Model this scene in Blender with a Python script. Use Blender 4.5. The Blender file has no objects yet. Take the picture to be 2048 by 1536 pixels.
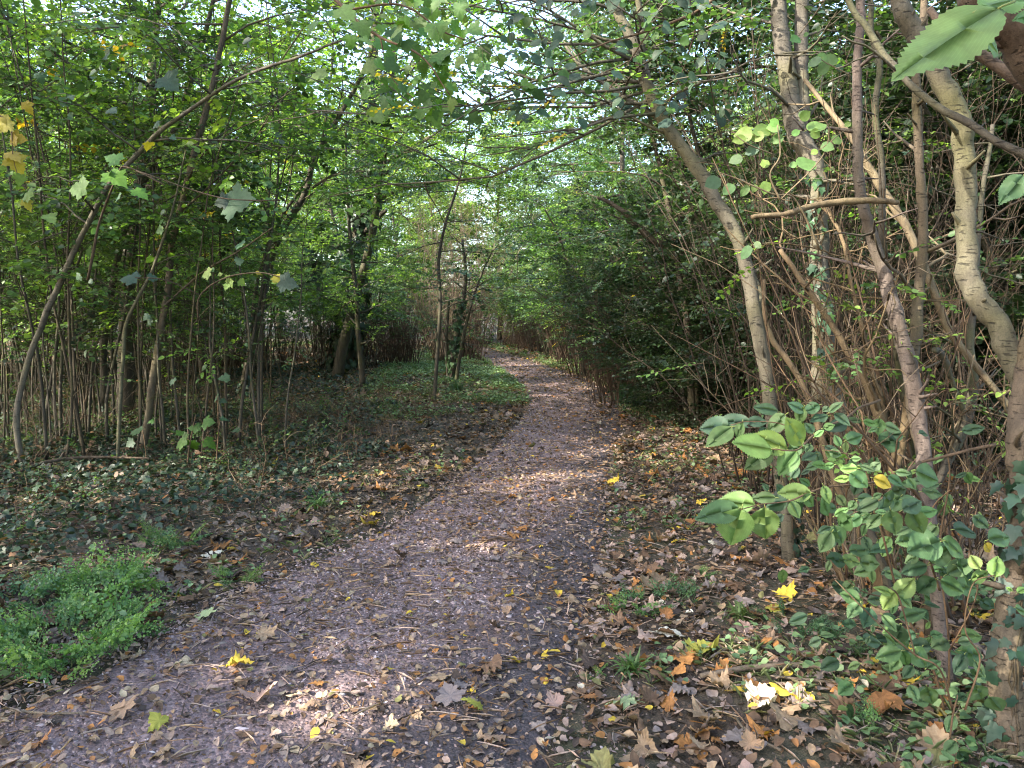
import bpy, math, random
import numpy as np

# ------------------------------------------------------------------ camera, sky, sun, exposure
scene = bpy.context.scene
COL = scene.collection
FPX = 1518.0
PITCH = math.radians(5.38)
EYE = np.array([0.0, 0.0, 1.55])
cam_data = bpy.data.cameras.new('camera')
cam_data.sensor_width = 36.0
cam_data.lens = FPX / 2048.0 * 36.0
cam_data.clip_start = 0.05
cam_data.clip_end = 2000.0
cam = bpy.data.objects.new('camera', cam_data)
COL.objects.link(cam)
cam.location = tuple(EYE)
cam.rotation_euler = (math.radians(90) - PITCH, 0, 0)
scene.camera = cam

SUN_DIR = np.array([-0.72, -0.40, 0.62])
SUN_DIR = SUN_DIR / np.linalg.norm(SUN_DIR)
SUN_EL = math.asin(SUN_DIR[2])
SUN_ROT = math.atan2(SUN_DIR[0], SUN_DIR[1])
world = bpy.data.worlds.new('World')
scene.world = world
world.use_nodes = True
wn = world.node_tree
wn.nodes.clear()
sky = wn.nodes.new('ShaderNodeTexSky')
sky.sky_type = 'NISHITA'
sky.sun_disc = False
sky.sun_elevation = SUN_EL
sky.sun_rotation = SUN_ROT
sky.air_density = 1.0
sky.dust_density = 2.5
sky.ozone_density = 1.0
bg = wn.nodes.new('ShaderNodeBackground')
bg.inputs['Strength'].default_value = 0.15
wo = wn.nodes.new('ShaderNodeOutputWorld')
wn.links.new(sky.outputs[0], bg.inputs['Color'])
wn.links.new(bg.outputs[0], wo.inputs['Surface'])

sun_data = bpy.data.lights.new('sun', 'SUN')
sun_data.energy = 3.0
sun_data.angle = math.radians(0.5)
sun_data.color = (1.0, 0.93, 0.80)
sun = bpy.data.objects.new('sun', sun_data)
COL.objects.link(sun)
from mathutils import Vector
sun.rotation_euler = Vector(SUN_DIR).to_track_quat('Z', 'Y').to_euler()

scene.view_settings.view_transform = 'Standard'
scene.view_settings.look = 'None'
scene.view_settings.gamma = 1.0
scene.view_settings.exposure = 2.9
scene.render.engine = 'CYCLES'
cy = scene.cycles
cy.max_bounces = 6
cy.diffuse_bounces = 4
cy.glossy_bounces = 2
cy.transmission_bounces = 4
cy.transparent_max_bounces = 4
cy.caustics_reflective = False
cy.caustics_refractive = False
cy.sample_clamp_indirect = 6.0
cy.use_denoising = True
cy.denoiser = 'OPENIMAGEDENOISE'
cy.denoising_input_passes = 'RGB_ALBEDO_NORMAL'
cy.use_adaptive_sampling = True
cy.adaptive_threshold = 0.01
scene.cycles.filter_width = 1.1

rng = np.random.default_rng(11)

# ------------------------------------------------------------------ pixel helpers (photo pixels, 2048 x 1536)
CP, SP = math.cos(PITCH), math.sin(PITCH)
def ray(px, py):
    x = (np.asarray(px, float) - 1024) / FPX
    y = (768 - np.asarray(py, float)) / FPX
    return np.stack([x, CP + y * SP, -SP + y * CP], -1)
def at(px, py, Y):                 # the world point seen at that pixel at forward distance Y
    d = ray(px, py)
    return EYE + d * (np.asarray(Y, float) / d[..., 1])[..., None]
def gpt(px, py):                   # the point of the ground seen at that pixel
    d = ray(px, py)
    t = -EYE[2] / d[..., 2]
    return EYE + d * t[..., None]

# ------------------------------------------------------------------ value noise + terrain
_nt = np.random.default_rng(5).random((256, 256))
def vnoise(x, y):
    x = np.asarray(x, float); y = np.asarray(y, float)
    xi = np.floor(x).astype(int); yi = np.floor(y).astype(int)
    fx = x - xi; fy = y - yi
    fx = fx * fx * (3 - 2 * fx); fy = fy * fy * (3 - 2 * fy)
    g = lambda a, b: _nt[a % 256, b % 256]
    return (g(xi, yi) * (1 - fx) * (1 - fy) + g(xi + 1, yi) * fx * (1 - fy) + g(xi, yi + 1) * (1 - fx) * fy + g(xi + 1, yi + 1) * fx * fy)

# path edges traced from the photograph, carried onto the ground
_L = [(-420, 1620), (0, 1450), (350, 1262), (595, 1140), (765, 1062), (902, 965), (984, 895), (1042, 835), (1054, 790), (1016, 750), (960, 712), (948, 701)]
_R = [(1090, 1620), (1112, 1450), (1150, 1262), (1185, 1140), (1205, 1062), (1218, 965), (1226, 895), (1243, 835), (1225, 790), (1150, 750), (1030, 712), (985, 701)]
PL = np.array([gpt(*p)[:2] for p in _L]); PR = np.array([gpt(*p)[:2] for p in _R])
PL = np.vstack([PL[:1] + [-2.0, -3.0], PL, [[-2.6, 32.6], [-5.5, 35.0], [-12, 38.0]]])
PR = np.vstack([PR[:1] + [0.3, -3.0], PR, [[-1.3, 34.2], [-4.2, 36.8], [-11, 40.0]]])
def catmull(P, n):
    P = np.asarray(P, float)
    Q = np.vstack([2 * P[0] - P[1], P, 2 * P[-1] - P[-2]])
    out = []
    for i in range(len(P) - 1):
        t = np.linspace(0, 1, n, endpoint=False)[:, None]
        a, b, c, d = Q[i], Q[i + 1], Q[i + 2], Q[i + 3]
        out.append(0.5 * ((2 * b) + (c - a) * t + (2 * a - 5 * b + 4 * c - d) * t ** 2 + (3 * b - a - 3 * c + d) * t ** 3))
    out.append(P[-1:])
    return np.vstack(out)
CPL = catmull(PL, 8); CPR = catmull(PR, 8)
CMID = (CPL + CPR) / 2; CHALF = np.linalg.norm(CPR - CPL, axis=1) / 2
def path_s(x, y):                  # signed: <1 inside the path, 1 at its edge
    x = np.asarray(x, float); y = np.asarray(y, float)
    sh = x.shape; x = x.ravel(); y = y.ravel()
    out = np.empty(len(x)); 
    for i in range(0, len(x), 20000):
        d2 = (x[i:i+20000, None] - CMID[None, :, 0]) ** 2 + (y[i:i+20000, None] - CMID[None, :, 1]) ** 2
        j = d2.argmin(1)
        # project on local cross direction
        c = CPR[j] - CPL[j]; c = c / np.linalg.norm(c, axis=1)[:, None]
        out[i:i+20000] = np.abs((x[i:i+20000] - CMID[j, 0]) * c[:, 0] + (y[i:i+20000] - CMID[j, 1]) * c[:, 1]) / CHALF[j] + np.maximum(np.sqrt(d2.min(1)) - CHALF[j] * 3, 0)
    return out.reshape(sh)
def height0(x, y):
    h = 0.10 * (vnoise(x * .22 + 7, y * .22) - .5) + 0.05 * (vnoise(x * .9, y * .9 + 9) - .5) + 0.016 * (vnoise(x * 4, y * 4) - .5)
    return h
def height(x, y):
    s = path_s(x, y)
    bank = np.clip((s - 0.9) / 0.8, 0, 1)
    return height0(x, y) * (0.25 + .75 * bank) + 0.05 * bank * bank
def hgt(x, y):
    return float(height(np.array([x]), np.array([y]))[0])

# ------------------------------------------------------------------ mesh buffer
class Buf:
    def __init__(self):
        self.V = []; self.T = []; self.Q = []; self.C = []; self.U = []; self.n = 0; self.hasuv = False
    def add(self, V, tri=None, quad=None, col=(.5, .5, .5), uv=None):
        """V (n,k,3): n copies of a template with k vertices."""
        V = np.asarray(V, float)
        if V.ndim == 2: V = V[None]
        n, k, _ = V.shape
        if n == 0: return
        off = self.n + np.arange(n)[:, None, None] * k
        if tri is not None and len(tri): self.T.append((np.asarray(tri)[None] + off).reshape(-1, 3))
        if quad is not None and len(quad): self.Q.append((np.asarray(quad)[None] + off).reshape(-1, 4))
        c = np.asarray(col, float)
        if c.ndim == 1: c = np.broadcast_to(c, (n, k, 3))
        elif c.ndim == 2: c = np.broadcast_to(c[:, None], (n, k, 3))
        self.V.append(V.reshape(-1, 3)); self.C.append(c.reshape(-1, 3))
        if uv is not None:
            self.hasuv = True
            self.U.append(np.broadcast_to(np.asarray(uv)[None], (n, k, 2)).reshape(-1, 2))
        else:
            self.U.append(np.zeros((n * k, 2)))
        self.n += n * k
    def tube(self, P, R, sides=6, col=(.5, .5, .5), cap=True):
        P = np.asarray(P, float); R = np.broadcast_to(np.asarray(R, float), (len(P),))
        T = np.gradient(P, axis=0); T /= np.linalg.norm(T, axis=1)[:, None] + 1e-9
        m = np.abs(T.mean(0)); ref = np.eye(3)[int(m.argmin())]
        A = np.cross(T, ref); A /= np.linalg.norm(A, axis=1)[:, None] + 1e-9
        B = np.cross(T, A)
        a = np.linspace(0, 2 * np.pi, sides, endpoint=False)
        V = P[:, None] + R[:, None, None] * (np.cos(a)[None, :, None] * A[:, None] + np.sin(a)[None, :, None] * B[:, None])
        k = len(P)
        i = np.arange(k - 1)[:, None] * sides; j = np.arange(sides)[None]; j2 = (j + 1) % sides
        q = np.stack([i + j, i + j2, i + sides + j2, i + sides + j], -1).reshape(-1, 4)
        V = V.reshape(-1, 3)
        tri = None
        if cap:
            V = np.vstack([V, P[-1:] + T[-1:] * R[-1] * .4, P[:1]])
            e = (k - 1) * sides; jj = np.arange(sides)
            tri = np.vstack([np.stack([e + jj, e + (jj + 1) % sides, np.full(sides, k * sides)], -1),
                             np.stack([(jj + 1) % sides, jj, np.full(sides, k * sides + 1)], -1)])
        self.add(V[None], tri, q, col)
    def build(self, name, mat, parent=None, origin=(0, 0, 0), smooth=False):
        V = np.vstack(self.V) - np.asarray(origin, float)
        me = bpy.data.meshes.new(name)
        T = np.vstack(self.T) if self.T else np.zeros((0, 3), int)
        Q = np.vstack(self.Q) if self.Q else np.zeros((0, 4), int)
        me.vertices.add(len(V)); me.vertices.foreach_set('co', V.astype(np.float32).ravel())
        loops = np.concatenate([T.ravel(), Q.ravel()]).astype(np.int32)
        tot = np.concatenate([np.full(len(T), 3), np.full(len(Q), 4)]).astype(np.int32)
        st = np.concatenate([[0], np.cumsum(tot)[:-1]]).astype(np.int32)
        me.loops.add(len(loops)); me.loops.foreach_set('vertex_index', loops)
        me.polygons.add(len(tot)); me.polygons.foreach_set('loop_start', st); me.polygons.foreach_set('loop_total', tot)
        if smooth: me.polygons.foreach_set('use_smooth', np.ones(len(tot), bool))
        at_ = me.color_attributes.new('tint', 'FLOAT_COLOR', 'POINT')
        C = np.vstack(self.C); C = np.hstack([np.clip(C, 0, 1), np.ones((len(C), 1))])
        at_.data.foreach_set('color', C.astype(np.float32).ravel())
        if self.hasuv:
            uvl = me.uv_layers.new(name='UVMap')
            uvl.data.foreach_set('uv', np.vstack(self.U)[loops].astype(np.float32).ravel())
        me.update(calc_edges=True)
        me.materials.append(mat)
        o = bpy.data.objects.new(name, me)
        COL.objects.link(o)
        if parent is not None: o.parent = parent
        return o

def tag(o, label=None, cat=None, group=None, kind=None):
    if label: o['label'] = label
    if cat: o['category'] = cat
    if group: o['group'] = group
    if kind: o['kind'] = kind
    return o
def thing(name, label, cat, loc=(0, 0, 0), group=None):
    o = bpy.data.objects.new(name, None)
    COL.objects.link(o)
    o.location = tuple(float(v) for v in loc)
    o.empty_display_size = .2
    return tag(o, label, cat, group)
def copy_tree(root, loc, rz=0., sc=1., label=None, group=None):
    r = root.copy(); COL.objects.link(r)
    r.location = tuple(float(v) for v in loc); r.rotation_euler = (0, 0, rz); r.scale = (sc, sc, sc)
    if label: r['label'] = label
    if group: r['group'] = group
    for ch in root.children:
        c = ch.copy(); COL.objects.link(c); c.parent = r
    return r

# ------------------------------------------------------------------ materials
def newmat(name):
    m = bpy.data.materials.new(name); m.use_nodes = True
    nt = m.node_tree; nt.nodes.clear()
    return m, nt, nt.nodes, nt.links
def mixc(N, L, fac, a, b, mode='MIX'):
    x = N.new('ShaderNodeMix'); x.data_type = 'RGBA'; x.blend_type = mode
    for s, v in ((x.inputs[0], fac), (x.inputs[6], a), (x.inputs[7], b)):
        if hasattr(v, 'links'): L.new(v, s)
        elif isinstance(v, (int, float)): s.default_value = v
        else: s.default_value = (*v, 1)
    return x.outputs[2]
def noise(N, L, scale, detail=4, vec=None, rough=.55):
    n = N.new('ShaderNodeTexNoise'); n.inputs['Scale'].default_value = scale
    n.inputs['Detail'].default_value = detail; n.inputs['Roughness'].default_value = rough
    if vec is not None: L.new(vec, n.inputs['Vector'])
    return n
def ramp(N, L, src, stops):
    r = N.new('ShaderNodeValToRGB')
    while len(r.color_ramp.elements) < len(stops): r.color_ramp.elements.new(.5)
    for e, (p, c) in zip(r.color_ramp.elements, stops):
        e.position = p; e.color = (*c, 1) if len(c) == 3 else c
    L.new(src, r.inputs[0]); return r.outputs[0]

def leaf_material(name, trans=.4, rough=.45, veins=False, vary=True, blotch=0.0):
    m, nt, N, L = newmat(name)
    a = N.new('ShaderNodeAttribute'); a.attribute_name = 'tint'
    col = a.outputs['Color']
    if vary:
        oi = N.new('ShaderNodeObjectInfo')
        mr = N.new('ShaderNodeMapRange'); mr.inputs['To Min'].default_value = .78; mr.inputs['To Max'].default_value = 1.25
        L.new(oi.outputs['Random'], mr.inputs['Value'])
        hs = N.new('ShaderNodeHueSaturation')
        mh = N.new('ShaderNodeMapRange'); mh.inputs['To Min'].default_value = .485; mh.inputs['To Max'].default_value = .515
        mul = N.new('ShaderNodeMath'); mul.operation = 'FRACT'
        m7 = N.new('ShaderNodeMath'); m7.operation = 'MULTIPLY'; m7.inputs[1].default_value = 7.31
        L.new(oi.outputs['Random'], m7.inputs[0]); L.new(m7.outputs[0], mul.inputs[0]); L.new(mul.outputs[0], mh.inputs['Value'])
        L.new(mh.outputs[0], hs.inputs['Hue']); L.new(mr.outputs[0], hs.inputs['Value']); L.new(col, hs.inputs['Color'])
        col = hs.outputs['Color']
    bump = None
    if veins:
        uv = N.new('ShaderNodeUVMap')
        sep = N.new('ShaderNodeSeparateXYZ'); L.new(uv.outputs[0], sep.inputs[0])
        ab = N.new('ShaderNodeMath'); ab.operation = 'ABSOLUTE'; L.new(sep.outputs[0], ab.inputs[0])
        k1 = N.new('ShaderNodeMath'); k1.operation = 'MULTIPLY_ADD'; k1.inputs[1].default_value = -.75
        L.new(ab.outputs[0], k1.inputs[0]); L.new(sep.outputs[1], k1.inputs[2])
        k2 = N.new('ShaderNodeMath'); k2.operation = 'MULTIPLY'; k2.inputs[1].default_value = 13.
        L.new(k1.outputs[0], k2.inputs[0])
        fr = N.new('ShaderNodeMath'); fr.operation = 'PINGPONG'; fr.inputs[1].default_value = .5
        L.new(k2.outputs[0], fr.inputs[0])
        v1 = N.new('ShaderNodeMapRange'); v1.inputs['From Min'].default_value = .0; v1.inputs['From Max'].default_value = .10
        v1.inputs['To Min'].default_value = 1.; v1.inputs['To Max'].default_value = 0.; L.new(fr.outputs[0], v1.inputs['Value'])
        v2 = N.new('ShaderNodeMapRange'); v2.inputs['From Min'].default_value = .0; v2.inputs['From Max'].default_value = .022
        v2.inputs['To Min'].default_value = 1.; v2.inputs['To Max'].default_value = 0.; L.new(ab.outputs[0], v2.inputs['Value'])
        mx = N.new('ShaderNodeMath'); mx.operation = 'MAXIMUM'; L.new(v1.outputs[0], mx.inputs[0]); L.new(v2.outputs[0], mx.inputs[1])
        mm = N.new('ShaderNodeMath'); mm.operation = 'MULTIPLY'; mm.inputs[1].default_value = .45; L.new(mx.outputs[0], mm.inputs[0])
        lt = mixc(N, L, 1.0, col, (1.5, 1.4, 1.5), 'MULTIPLY')
        col = mixc(N, L, mm.outputs[0], col, lt)
        bp = N.new('ShaderNodeBump'); bp.inputs['Strength'].default_value = .15; bp.inputs['Distance'].default_value = .001
        L.new(fr.outputs[0], bp.inputs['Height']); bump = bp.outputs[0]
    if blotch:
        tc = N.new('ShaderNodeTexCoord')
        nz = noise(N, L, 55., 3, tc.outputs['Object'])
        f = ramp(N, L, nz.outputs[0], [(.35, (1, 1, 1)), (.62, (.55, .50, .45))])
        col = mixc(N, L, blotch, col, f, 'MULTIPLY')
    p = N.new('ShaderNodeBsdfPrincipled'); p.inputs['Roughness'].default_value = rough
    p.inputs['Specular IOR Level'].default_value = .45
    L.new(col, p.inputs['Base Color'])
    if bump is not None: L.new(bump, p.inputs['Normal'])
    out = N.new('ShaderNodeOutputMaterial')
    if trans > 0:
        t = N.new('ShaderNodeBsdfTranslucent')
        tcx = mixc(N, L, 1.0, col, (1.30, 1.42, .55), 'MULTIPLY')
        L.new(tcx, t.inputs['Color'])
        ms = N.new('ShaderNodeMixShader'); ms.inputs[0].default_value = trans
        L.new(p.outputs[0], ms.inputs[1]); L.new(t.outputs[0], ms.inputs[2]); L.new(ms.outputs[0], out.inputs['Surface'])
    else:
        L.new(p.outputs[0], out.inputs['Surface'])
    return m

def bark_material(name, dark, light, moss=(.10, .11, .03), moss_amt=.35, scale=1., lentic=True, rough=.85, bumpd=.01):
    m, nt, N, L = newmat(name)
    tc = N.new('ShaderNodeTexCoord')
    mp = N.new('ShaderNodeMapping'); L.new(tc.outputs['Object'], mp.inputs[0])
    mp.inputs['Scale'].default_value = (1, 1, .25)
    n1 = noise(N, L, 14 * scale, 6, mp.outputs[0], .65)
    mp2 = N.new('ShaderNodeMapping'); L.new(tc.outputs['Object'], mp2.inputs[0]); mp2.inputs['Scale'].default_value = (1, 1, 5.5)
    n2 = noise(N, L, 22 * scale, 3, mp2.outputs[0])
    n3 = noise(N, L, 2.3 * scale, 4, tc.outputs['Object'])
    n4 = noise(N, L, 160 * scale, 2, tc.outputs['Object'])
    c = mixc(N, L, ramp(N, L, n1.outputs[0], [(.32, (0, 0, 0)), (.68, (1, 1, 1))]), dark, light)
    c = mixc(N, L, ramp(N, L, n3.outputs[0], [(.46, (0, 0, 0)), (.66, (moss_amt,) * 3)]), c, moss)
    c = mixc(N, L, ramp(N, L, n4.outputs[0], [(.35, (.35,) * 3), (.6, (0, 0, 0))]), c, tuple(v * .45 for v in dark))
    h = n1.outputs[0]
    if lentic:
        f = ramp(N, L, n2.outputs[0], [(.60, (0, 0, 0)), (.68, (.75,) * 3)])
        c = mixc(N, L, f, c, tuple(v * .38 for v in dark))
        hm = N.new('ShaderNodeMath'); hm.operation = 'SUBTRACT'; L.new(n1.outputs[0], hm.inputs[0]); L.new(f, hm.inputs[1]); h = hm.outputs[0]
    a = N.new('ShaderNodeAttribute'); a.attribute_name = 'tint'
    c = mixc(N, L, 1.0, c, a.outputs['Color'], 'MULTIPLY')
    bp = N.new('ShaderNodeBump'); bp.inputs['Strength'].default_value = .8; bp.inputs['Distance'].default_value = bumpd
    L.new(h, bp.inputs['Height'])
    p = N.new('ShaderNodeBsdfPrincipled'); p.inputs['Roughness'].default_value = rough
    p.inputs['Specular IOR Level'].default_value = .25
    L.new(c, p.inputs['Base Color']); L.new(bp.outputs[0], p.inputs['Normal'])
    out = N.new('ShaderNodeOutputMaterial'); L.new(p.outputs[0], out.inputs['Surface'])
    return m

def plain_material(name, rough=.9, blotch=True):
    m, nt, N, L = newmat(name)
    a = N.new('ShaderNodeAttribute'); a.attribute_name = 'tint'
    c = a.outputs['Color']
    if blotch:
        tc = N.new('ShaderNodeTexCoord'); nz = noise(N, L, 90., 3, tc.outputs['Object'])
        c = mixc(N, L, .6, c, ramp(N, L, nz.outputs[0], [(.3, (.6, .58, .55)), (.6, (1.0, 1.0, 1.0))]), 'MULTIPLY')
    p = N.new('ShaderNodeBsdfPrincipled'); p.inputs['Roughness'].default_value = rough; p.inputs['Specular IOR Level'].default_value = .3
    L.new(c, p.inputs['Base Color'])
    out = N.new('ShaderNodeOutputMaterial'); L.new(p.outputs[0], out.inputs['Surface'])
    return m

def ground_material():
    m, nt, N, L = newmat('woodland_soil')
    tc = N.new('ShaderNodeTexCoord'); o = tc.outputs['Object']
    n1 = noise(N, L, 1.1, 5, o); n2 = noise(N, L, 26., 5, o); n3 = noise(N, L, 140., 3, o)
    c = mixc(N, L, ramp(N, L, n2.outputs[0], [(.3, (0, 0, 0)), (.7, (1, 1, 1))]), (.020, .014, .010), (.085, .058, .038))
    c = mixc(N, L, ramp(N, L, n1.outputs[0], [(.45, (0, 0, 0)), (.62, (.6, .6, .6))]), c, (.030, .045, .014))
    c = mixc(N, L, ramp(N, L, n3.outputs[0], [(.52, (0, 0, 0)), (.62, (.5, .5, .5))]), c, (.16, .11, .07))
    bp = N.new('ShaderNodeBump'); bp.inputs['Strength'].default_value = .9; bp.inputs['Distance'].default_value = .03
    L.new(n2.outputs[0], bp.inputs['Height'])
    p = N.new('ShaderNodeBsdfPrincipled'); p.inputs['Roughness'].default_value = .95
    L.new(c, p.inputs['Base Color']); L.new(bp.outputs[0], p.inputs['Normal'])
    out = N.new('ShaderNodeOutputMaterial'); L.new(p.outputs[0], out.inputs['Surface'])
    return m
def path_material():
    m, nt, N, L = newmat('trodden_path')
    tc = N.new('ShaderNodeTexCoord'); o = tc.outputs['Object']
    n1 = noise(N, L, 1.6, 4, o); n2 = noise(N, L, 45., 5, o, .7)
    v = N.new('ShaderNodeTexVoronoi'); v.inputs['Scale'].default_value = 62.; L.new(o, v.inputs['Vector'])
    vr = N.new('ShaderNodeSeparateColor'); L.new(v.outputs['Color'], vr.inputs[0])
    c = mixc(N, L, ramp(N, L, n2.outputs[0], [(.3, (0, 0, 0)), (.7, (1, 1, 1))]), (.060, .041, .040), (.165, .110, .110))
    stone = ramp(N, L, vr.outputs[0], [(.0, (.095, .062, .060)), (.5, (.225, .152, .152)), (1., (.37, .27, .27))])
    f = ramp(N, L, n1.outputs[0], [(.38, (.15, .15, .15)), (.6, (.85, .85, .85))])
    c = mixc(N, L, f, c, stone)
    a = N.new('ShaderNodeAttribute'); a.attribute_name = 'tint'
    soil = mixc(N, L, ramp(N, L, n2.outputs[0], [(.3, (0, 0, 0)), (.7, (1, 1, 1))]), (.040, .030, .031), (.105, .080, .082))
    c = mixc(N, L, a.outputs['Fac'], c, soil)
    bp = N.new('ShaderNodeBump'); bp.inputs['Strength'].default_value = .9; bp.inputs['Distance'].default_value = .012
    ad = N.new('ShaderNodeMath'); ad.operation = 'SUBTRACT'; L.new(n2.outputs[0], ad.inputs[0]); L.new(v.outputs['Distance'], ad.inputs[1])
    L.new(ad.outputs[0], bp.inputs['Height'])
    p = N.new('ShaderNodeBsdfPrincipled'); p.inputs['Roughness'].default_value = .8
    L.new(c, p.inputs['Base Color']); L.new(bp.outputs[0], p.inputs['Normal'])
    out = N.new('ShaderNodeOutputMaterial'); L.new(p.outputs[0], out.inputs['Surface'])
    return m

M_LEAF = leaf_material('leaf_blade', .48, .40)
M_LEAFN = leaf_material('broad_leaf_blade', .38, .6, veins=True, vary=False, blotch=.45)
M_IVY = leaf_material('ivy_blade', .12, .48, vary=False, blotch=.2)
M_LITTER = leaf_material('dead_leaf', .12, .75, vary=False, blotch=.7)
M_FERN = leaf_material('feathery_blade', .35, .5, vary=False)
M_CHIP = plain_material('gravel_chip', .75)
M_BARK_D = bark_material('dark_bark', (.040, .034, .026), (.105, .090, .068), moss_amt=.45)
M_BARK_G = bark_material('smooth_grey_bark', (.062, .054, .043), (.150, .130, .100), moss=(.125, .120, .045), moss_amt=.5)
M_BARK_R = bark_material('reddish_bark', (.052, .038, .031), (.150, .116, .098), moss_amt=.15, bumpd=.016)
M_STICK = bark_material('dead_stick', (.085, .062, .045), (.20, .155, .115), moss_amt=.12, scale=1.6, lentic=False)
M_SOIL = ground_material(); M_PATH = path_material()

# ------------------------------------------------------------------ ground and path
def build_ground():
    def axis(lo, hi, near, n):
        t = np.linspace(-1, 1, n)
        return t
    u = np.linspace(-1, 1, 321)
    xs = np.sign(u) * (np.abs(u) * 9 + np.abs(u) ** 5 * 291)
    v = np.linspace(0, 1, 381)
    ys = -12 + v * 44 + v ** 6 * 420
    X, Y = np.meshgrid(xs, ys)
    S = path_s(X, Y)
    Z = height(X, Y) - 0.06 * np.clip((1.0 - S) / .12, 0, 1)
    V = np.stack([X, Y, Z], -1).reshape(-1, 3)
    nx = len(xs); i = np.arange(len(ys) - 1)[:, None] * nx; j = np.arange(nx - 1)[None]
    q = np.stack([i + j, i + j + 1, i + nx + j + 1, i + nx + j], -1).reshape(-1, 4)
    b = Buf(); b.add(V[None], None, q)
    tag(b.build('ground', M_SOIL, smooth=True), 'dark woodland soil under leaf litter on both sides of the path', None, None, 'structure')
    n = 26
    L_ = catmull(PL, 40); R_ = catmull(PR, 40)
    t = np.linspace(-.06, 1.06, n)[None, :, None]
    W = L_[:, None] * (1 - t) + R_[:, None] * t
    Z = height(W[..., 0], W[..., 1]) + 0.004
    edge = np.clip(np.abs(t[..., 0] - .5) * 2 - .94, 0, 1) / .18
    wob = vnoise(W[..., 0] * 6, W[..., 1] * 6)
    Z = Z - edge * 0.05 * (0.6 + wob) + 0.006 * (vnoise(W[..., 0] * 9, W[..., 1] * 9) - .5)
    V = np.concatenate([W, Z[..., None]], -1).reshape(-1, 3)
    i = np.arange(len(L_) - 1)[:, None] * n; j = np.arange(n - 1)[None]
    q = np.stack([i + j, i + j + 1, i + n + j + 1, i + n + j], -1).reshape(-1, 4)
    bm = np.clip((2 * t[..., 0] - 1 - .1 + .6 * (vnoise(W[..., 0] * 1.7, W[..., 1] * 1.1) - .5)) / .5, 0, 1)
    b = Buf(); b.add(V[None], None, q, np.repeat(bm.reshape(1, -1, 1), 3, 2))
    tag(b.build('path', M_PATH, smooth=True), 'narrow trodden woodland path of mauve brown grit winding between thickets', None, None, 'structure')
build_ground()

# ------------------------------------------------------------------ leaf templates (base at origin, tip at +Y, face up +Z)
def T_simple(w=.30, fold=.07):
    V = np.array([(0, 0, 0), (w, .30, fold), (w * .86, .66, fold * .8), (0, 1, -.08), (-w * .86, .66, fold * .8), (-w, .30, fold)], float)
    return V, None, np.array([(0, 1, 2, 3), (0, 3, 4, 5)]), V[:, :2] / np.array([w, 1])
def T_outline(half, cz=.0, cy=.35, droop=.1, cup=.1, wav=0., rs=0):
    half = np.asarray(half, float)
    out = np.vstack([half, half[-2:0:-1] * [-1, 1]])
    k = len(out); c = np.array([0, cy])
    mid = c + (out - c) * .55
    P = np.vstack([[c], mid, out])
    r = np.random.default_rng(rs)
    z = cup * P[:, 0] ** 2 - droop * (P[:, 1]) ** 2
    z[k + 1:] += wav * (r.random(k) - .5)
    z[1:k + 1] += wav * .4 * (r.random(k) - .5)
    V = np.column_stack([P, z])
    a = np.arange(k); b = (a + 1) % k
    tri = np.stack([np.zeros(k, int), 1 + a, 1 + b], -1)
    quad = np.stack([1 + a, 1 + k + a, 1 + k + b, 1 + b], -1)
    return V, tri, quad, V[:, :2] * np.array([1 / max(half[:, 0].max(), .01), 1])
H_MAPLE = [(0, 0), (.10, -.06), (.22, -.10), (.37, -.13), (.36, -.04), (.42, .03), (.40, .10), (.52, .07), (.58, .17), (.72, .25), (.59, .30), (.56, .39), (.44, .39), (.33, .43), (.40, .54), (.38, .63), (.27, .65), (.25, .76), (.13, .80), (0, 1.0)]
H_IVY = [(0, 0), (.16, -.08), (.40, .02), (.30, .20), (.46, .46), (.24, .50), (.14, .74), (0, 1)]
H_OVATE = [(0, 0), (.14, .06), (.25, .20), (.31, .38), (.29, .58), (.20, .78), (.09, .92), (0, 1)]
H_ROUND = [(0, 0), (.20, .04), (.36, .18), (.42, .40), (.38, .62), (.24, .80), (.10, .90), (0, 1)]
def H_serr(wm=.36, n=17):
    pts = [(0, 0)]
    for i in range(n):
        t = (i + .6) / (n + .3)
        w = wm * (math.sin(math.pi * t ** .85) ** .72) * (1 - .12 * t)
        pts.append((w * .94, t - .010)); pts.append((w * 1.04 + .004, t + .024))
    pts.append((0, 1.04))
    return pts
def T_elm(rs=0, wm=.36):
    """serrated leaf with a midrib row: strips between midrib and edge."""
    h = np.array(H_serr(wm)); k = len(h)
    r = np.random.default_rng(rs)
    asym = 1 + .1 * r.standard_normal()
    bend = r.uniform(.05, .22); cup = r.uniform(-.1, .25); wv = r.uniform(.05, .22); ph = r.uniform(0, 6)
    rows = []
    my = np.clip(h[:, 1] , 0, 1.04)
    for s, sc in ((1, asym), (-1, 1.0)):
        for f in (1.0, .5):
            x = h[:, 0] * f * s * sc; y = my - (1 - f) * h[:, 0] * .35
            z = cup * np.abs(x) * .5 - bend * my ** 2 + wv * np.sin(my * 9 + ph) * np.abs(x)
            rows.append(np.column_stack([x, y, z]))
    mid = np.column_stack([0 * my, my, -bend * my ** 2])
    V = np.vstack([mid] + rows)
    q = []
    for (o_, m_) in ((1, 2), (3, 4)):
        for i in range(k - 1):
            a, b_ = m_ * k + i, m_ * k + i + 1
            q += [(0 * k + i, a, b_, i + 1), (a, o_ * k + i, o_ * k + i + 1, b_)]
    return V, None, np.array(q), V[:, :2] * np.array([1 / wm, 1])

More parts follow.
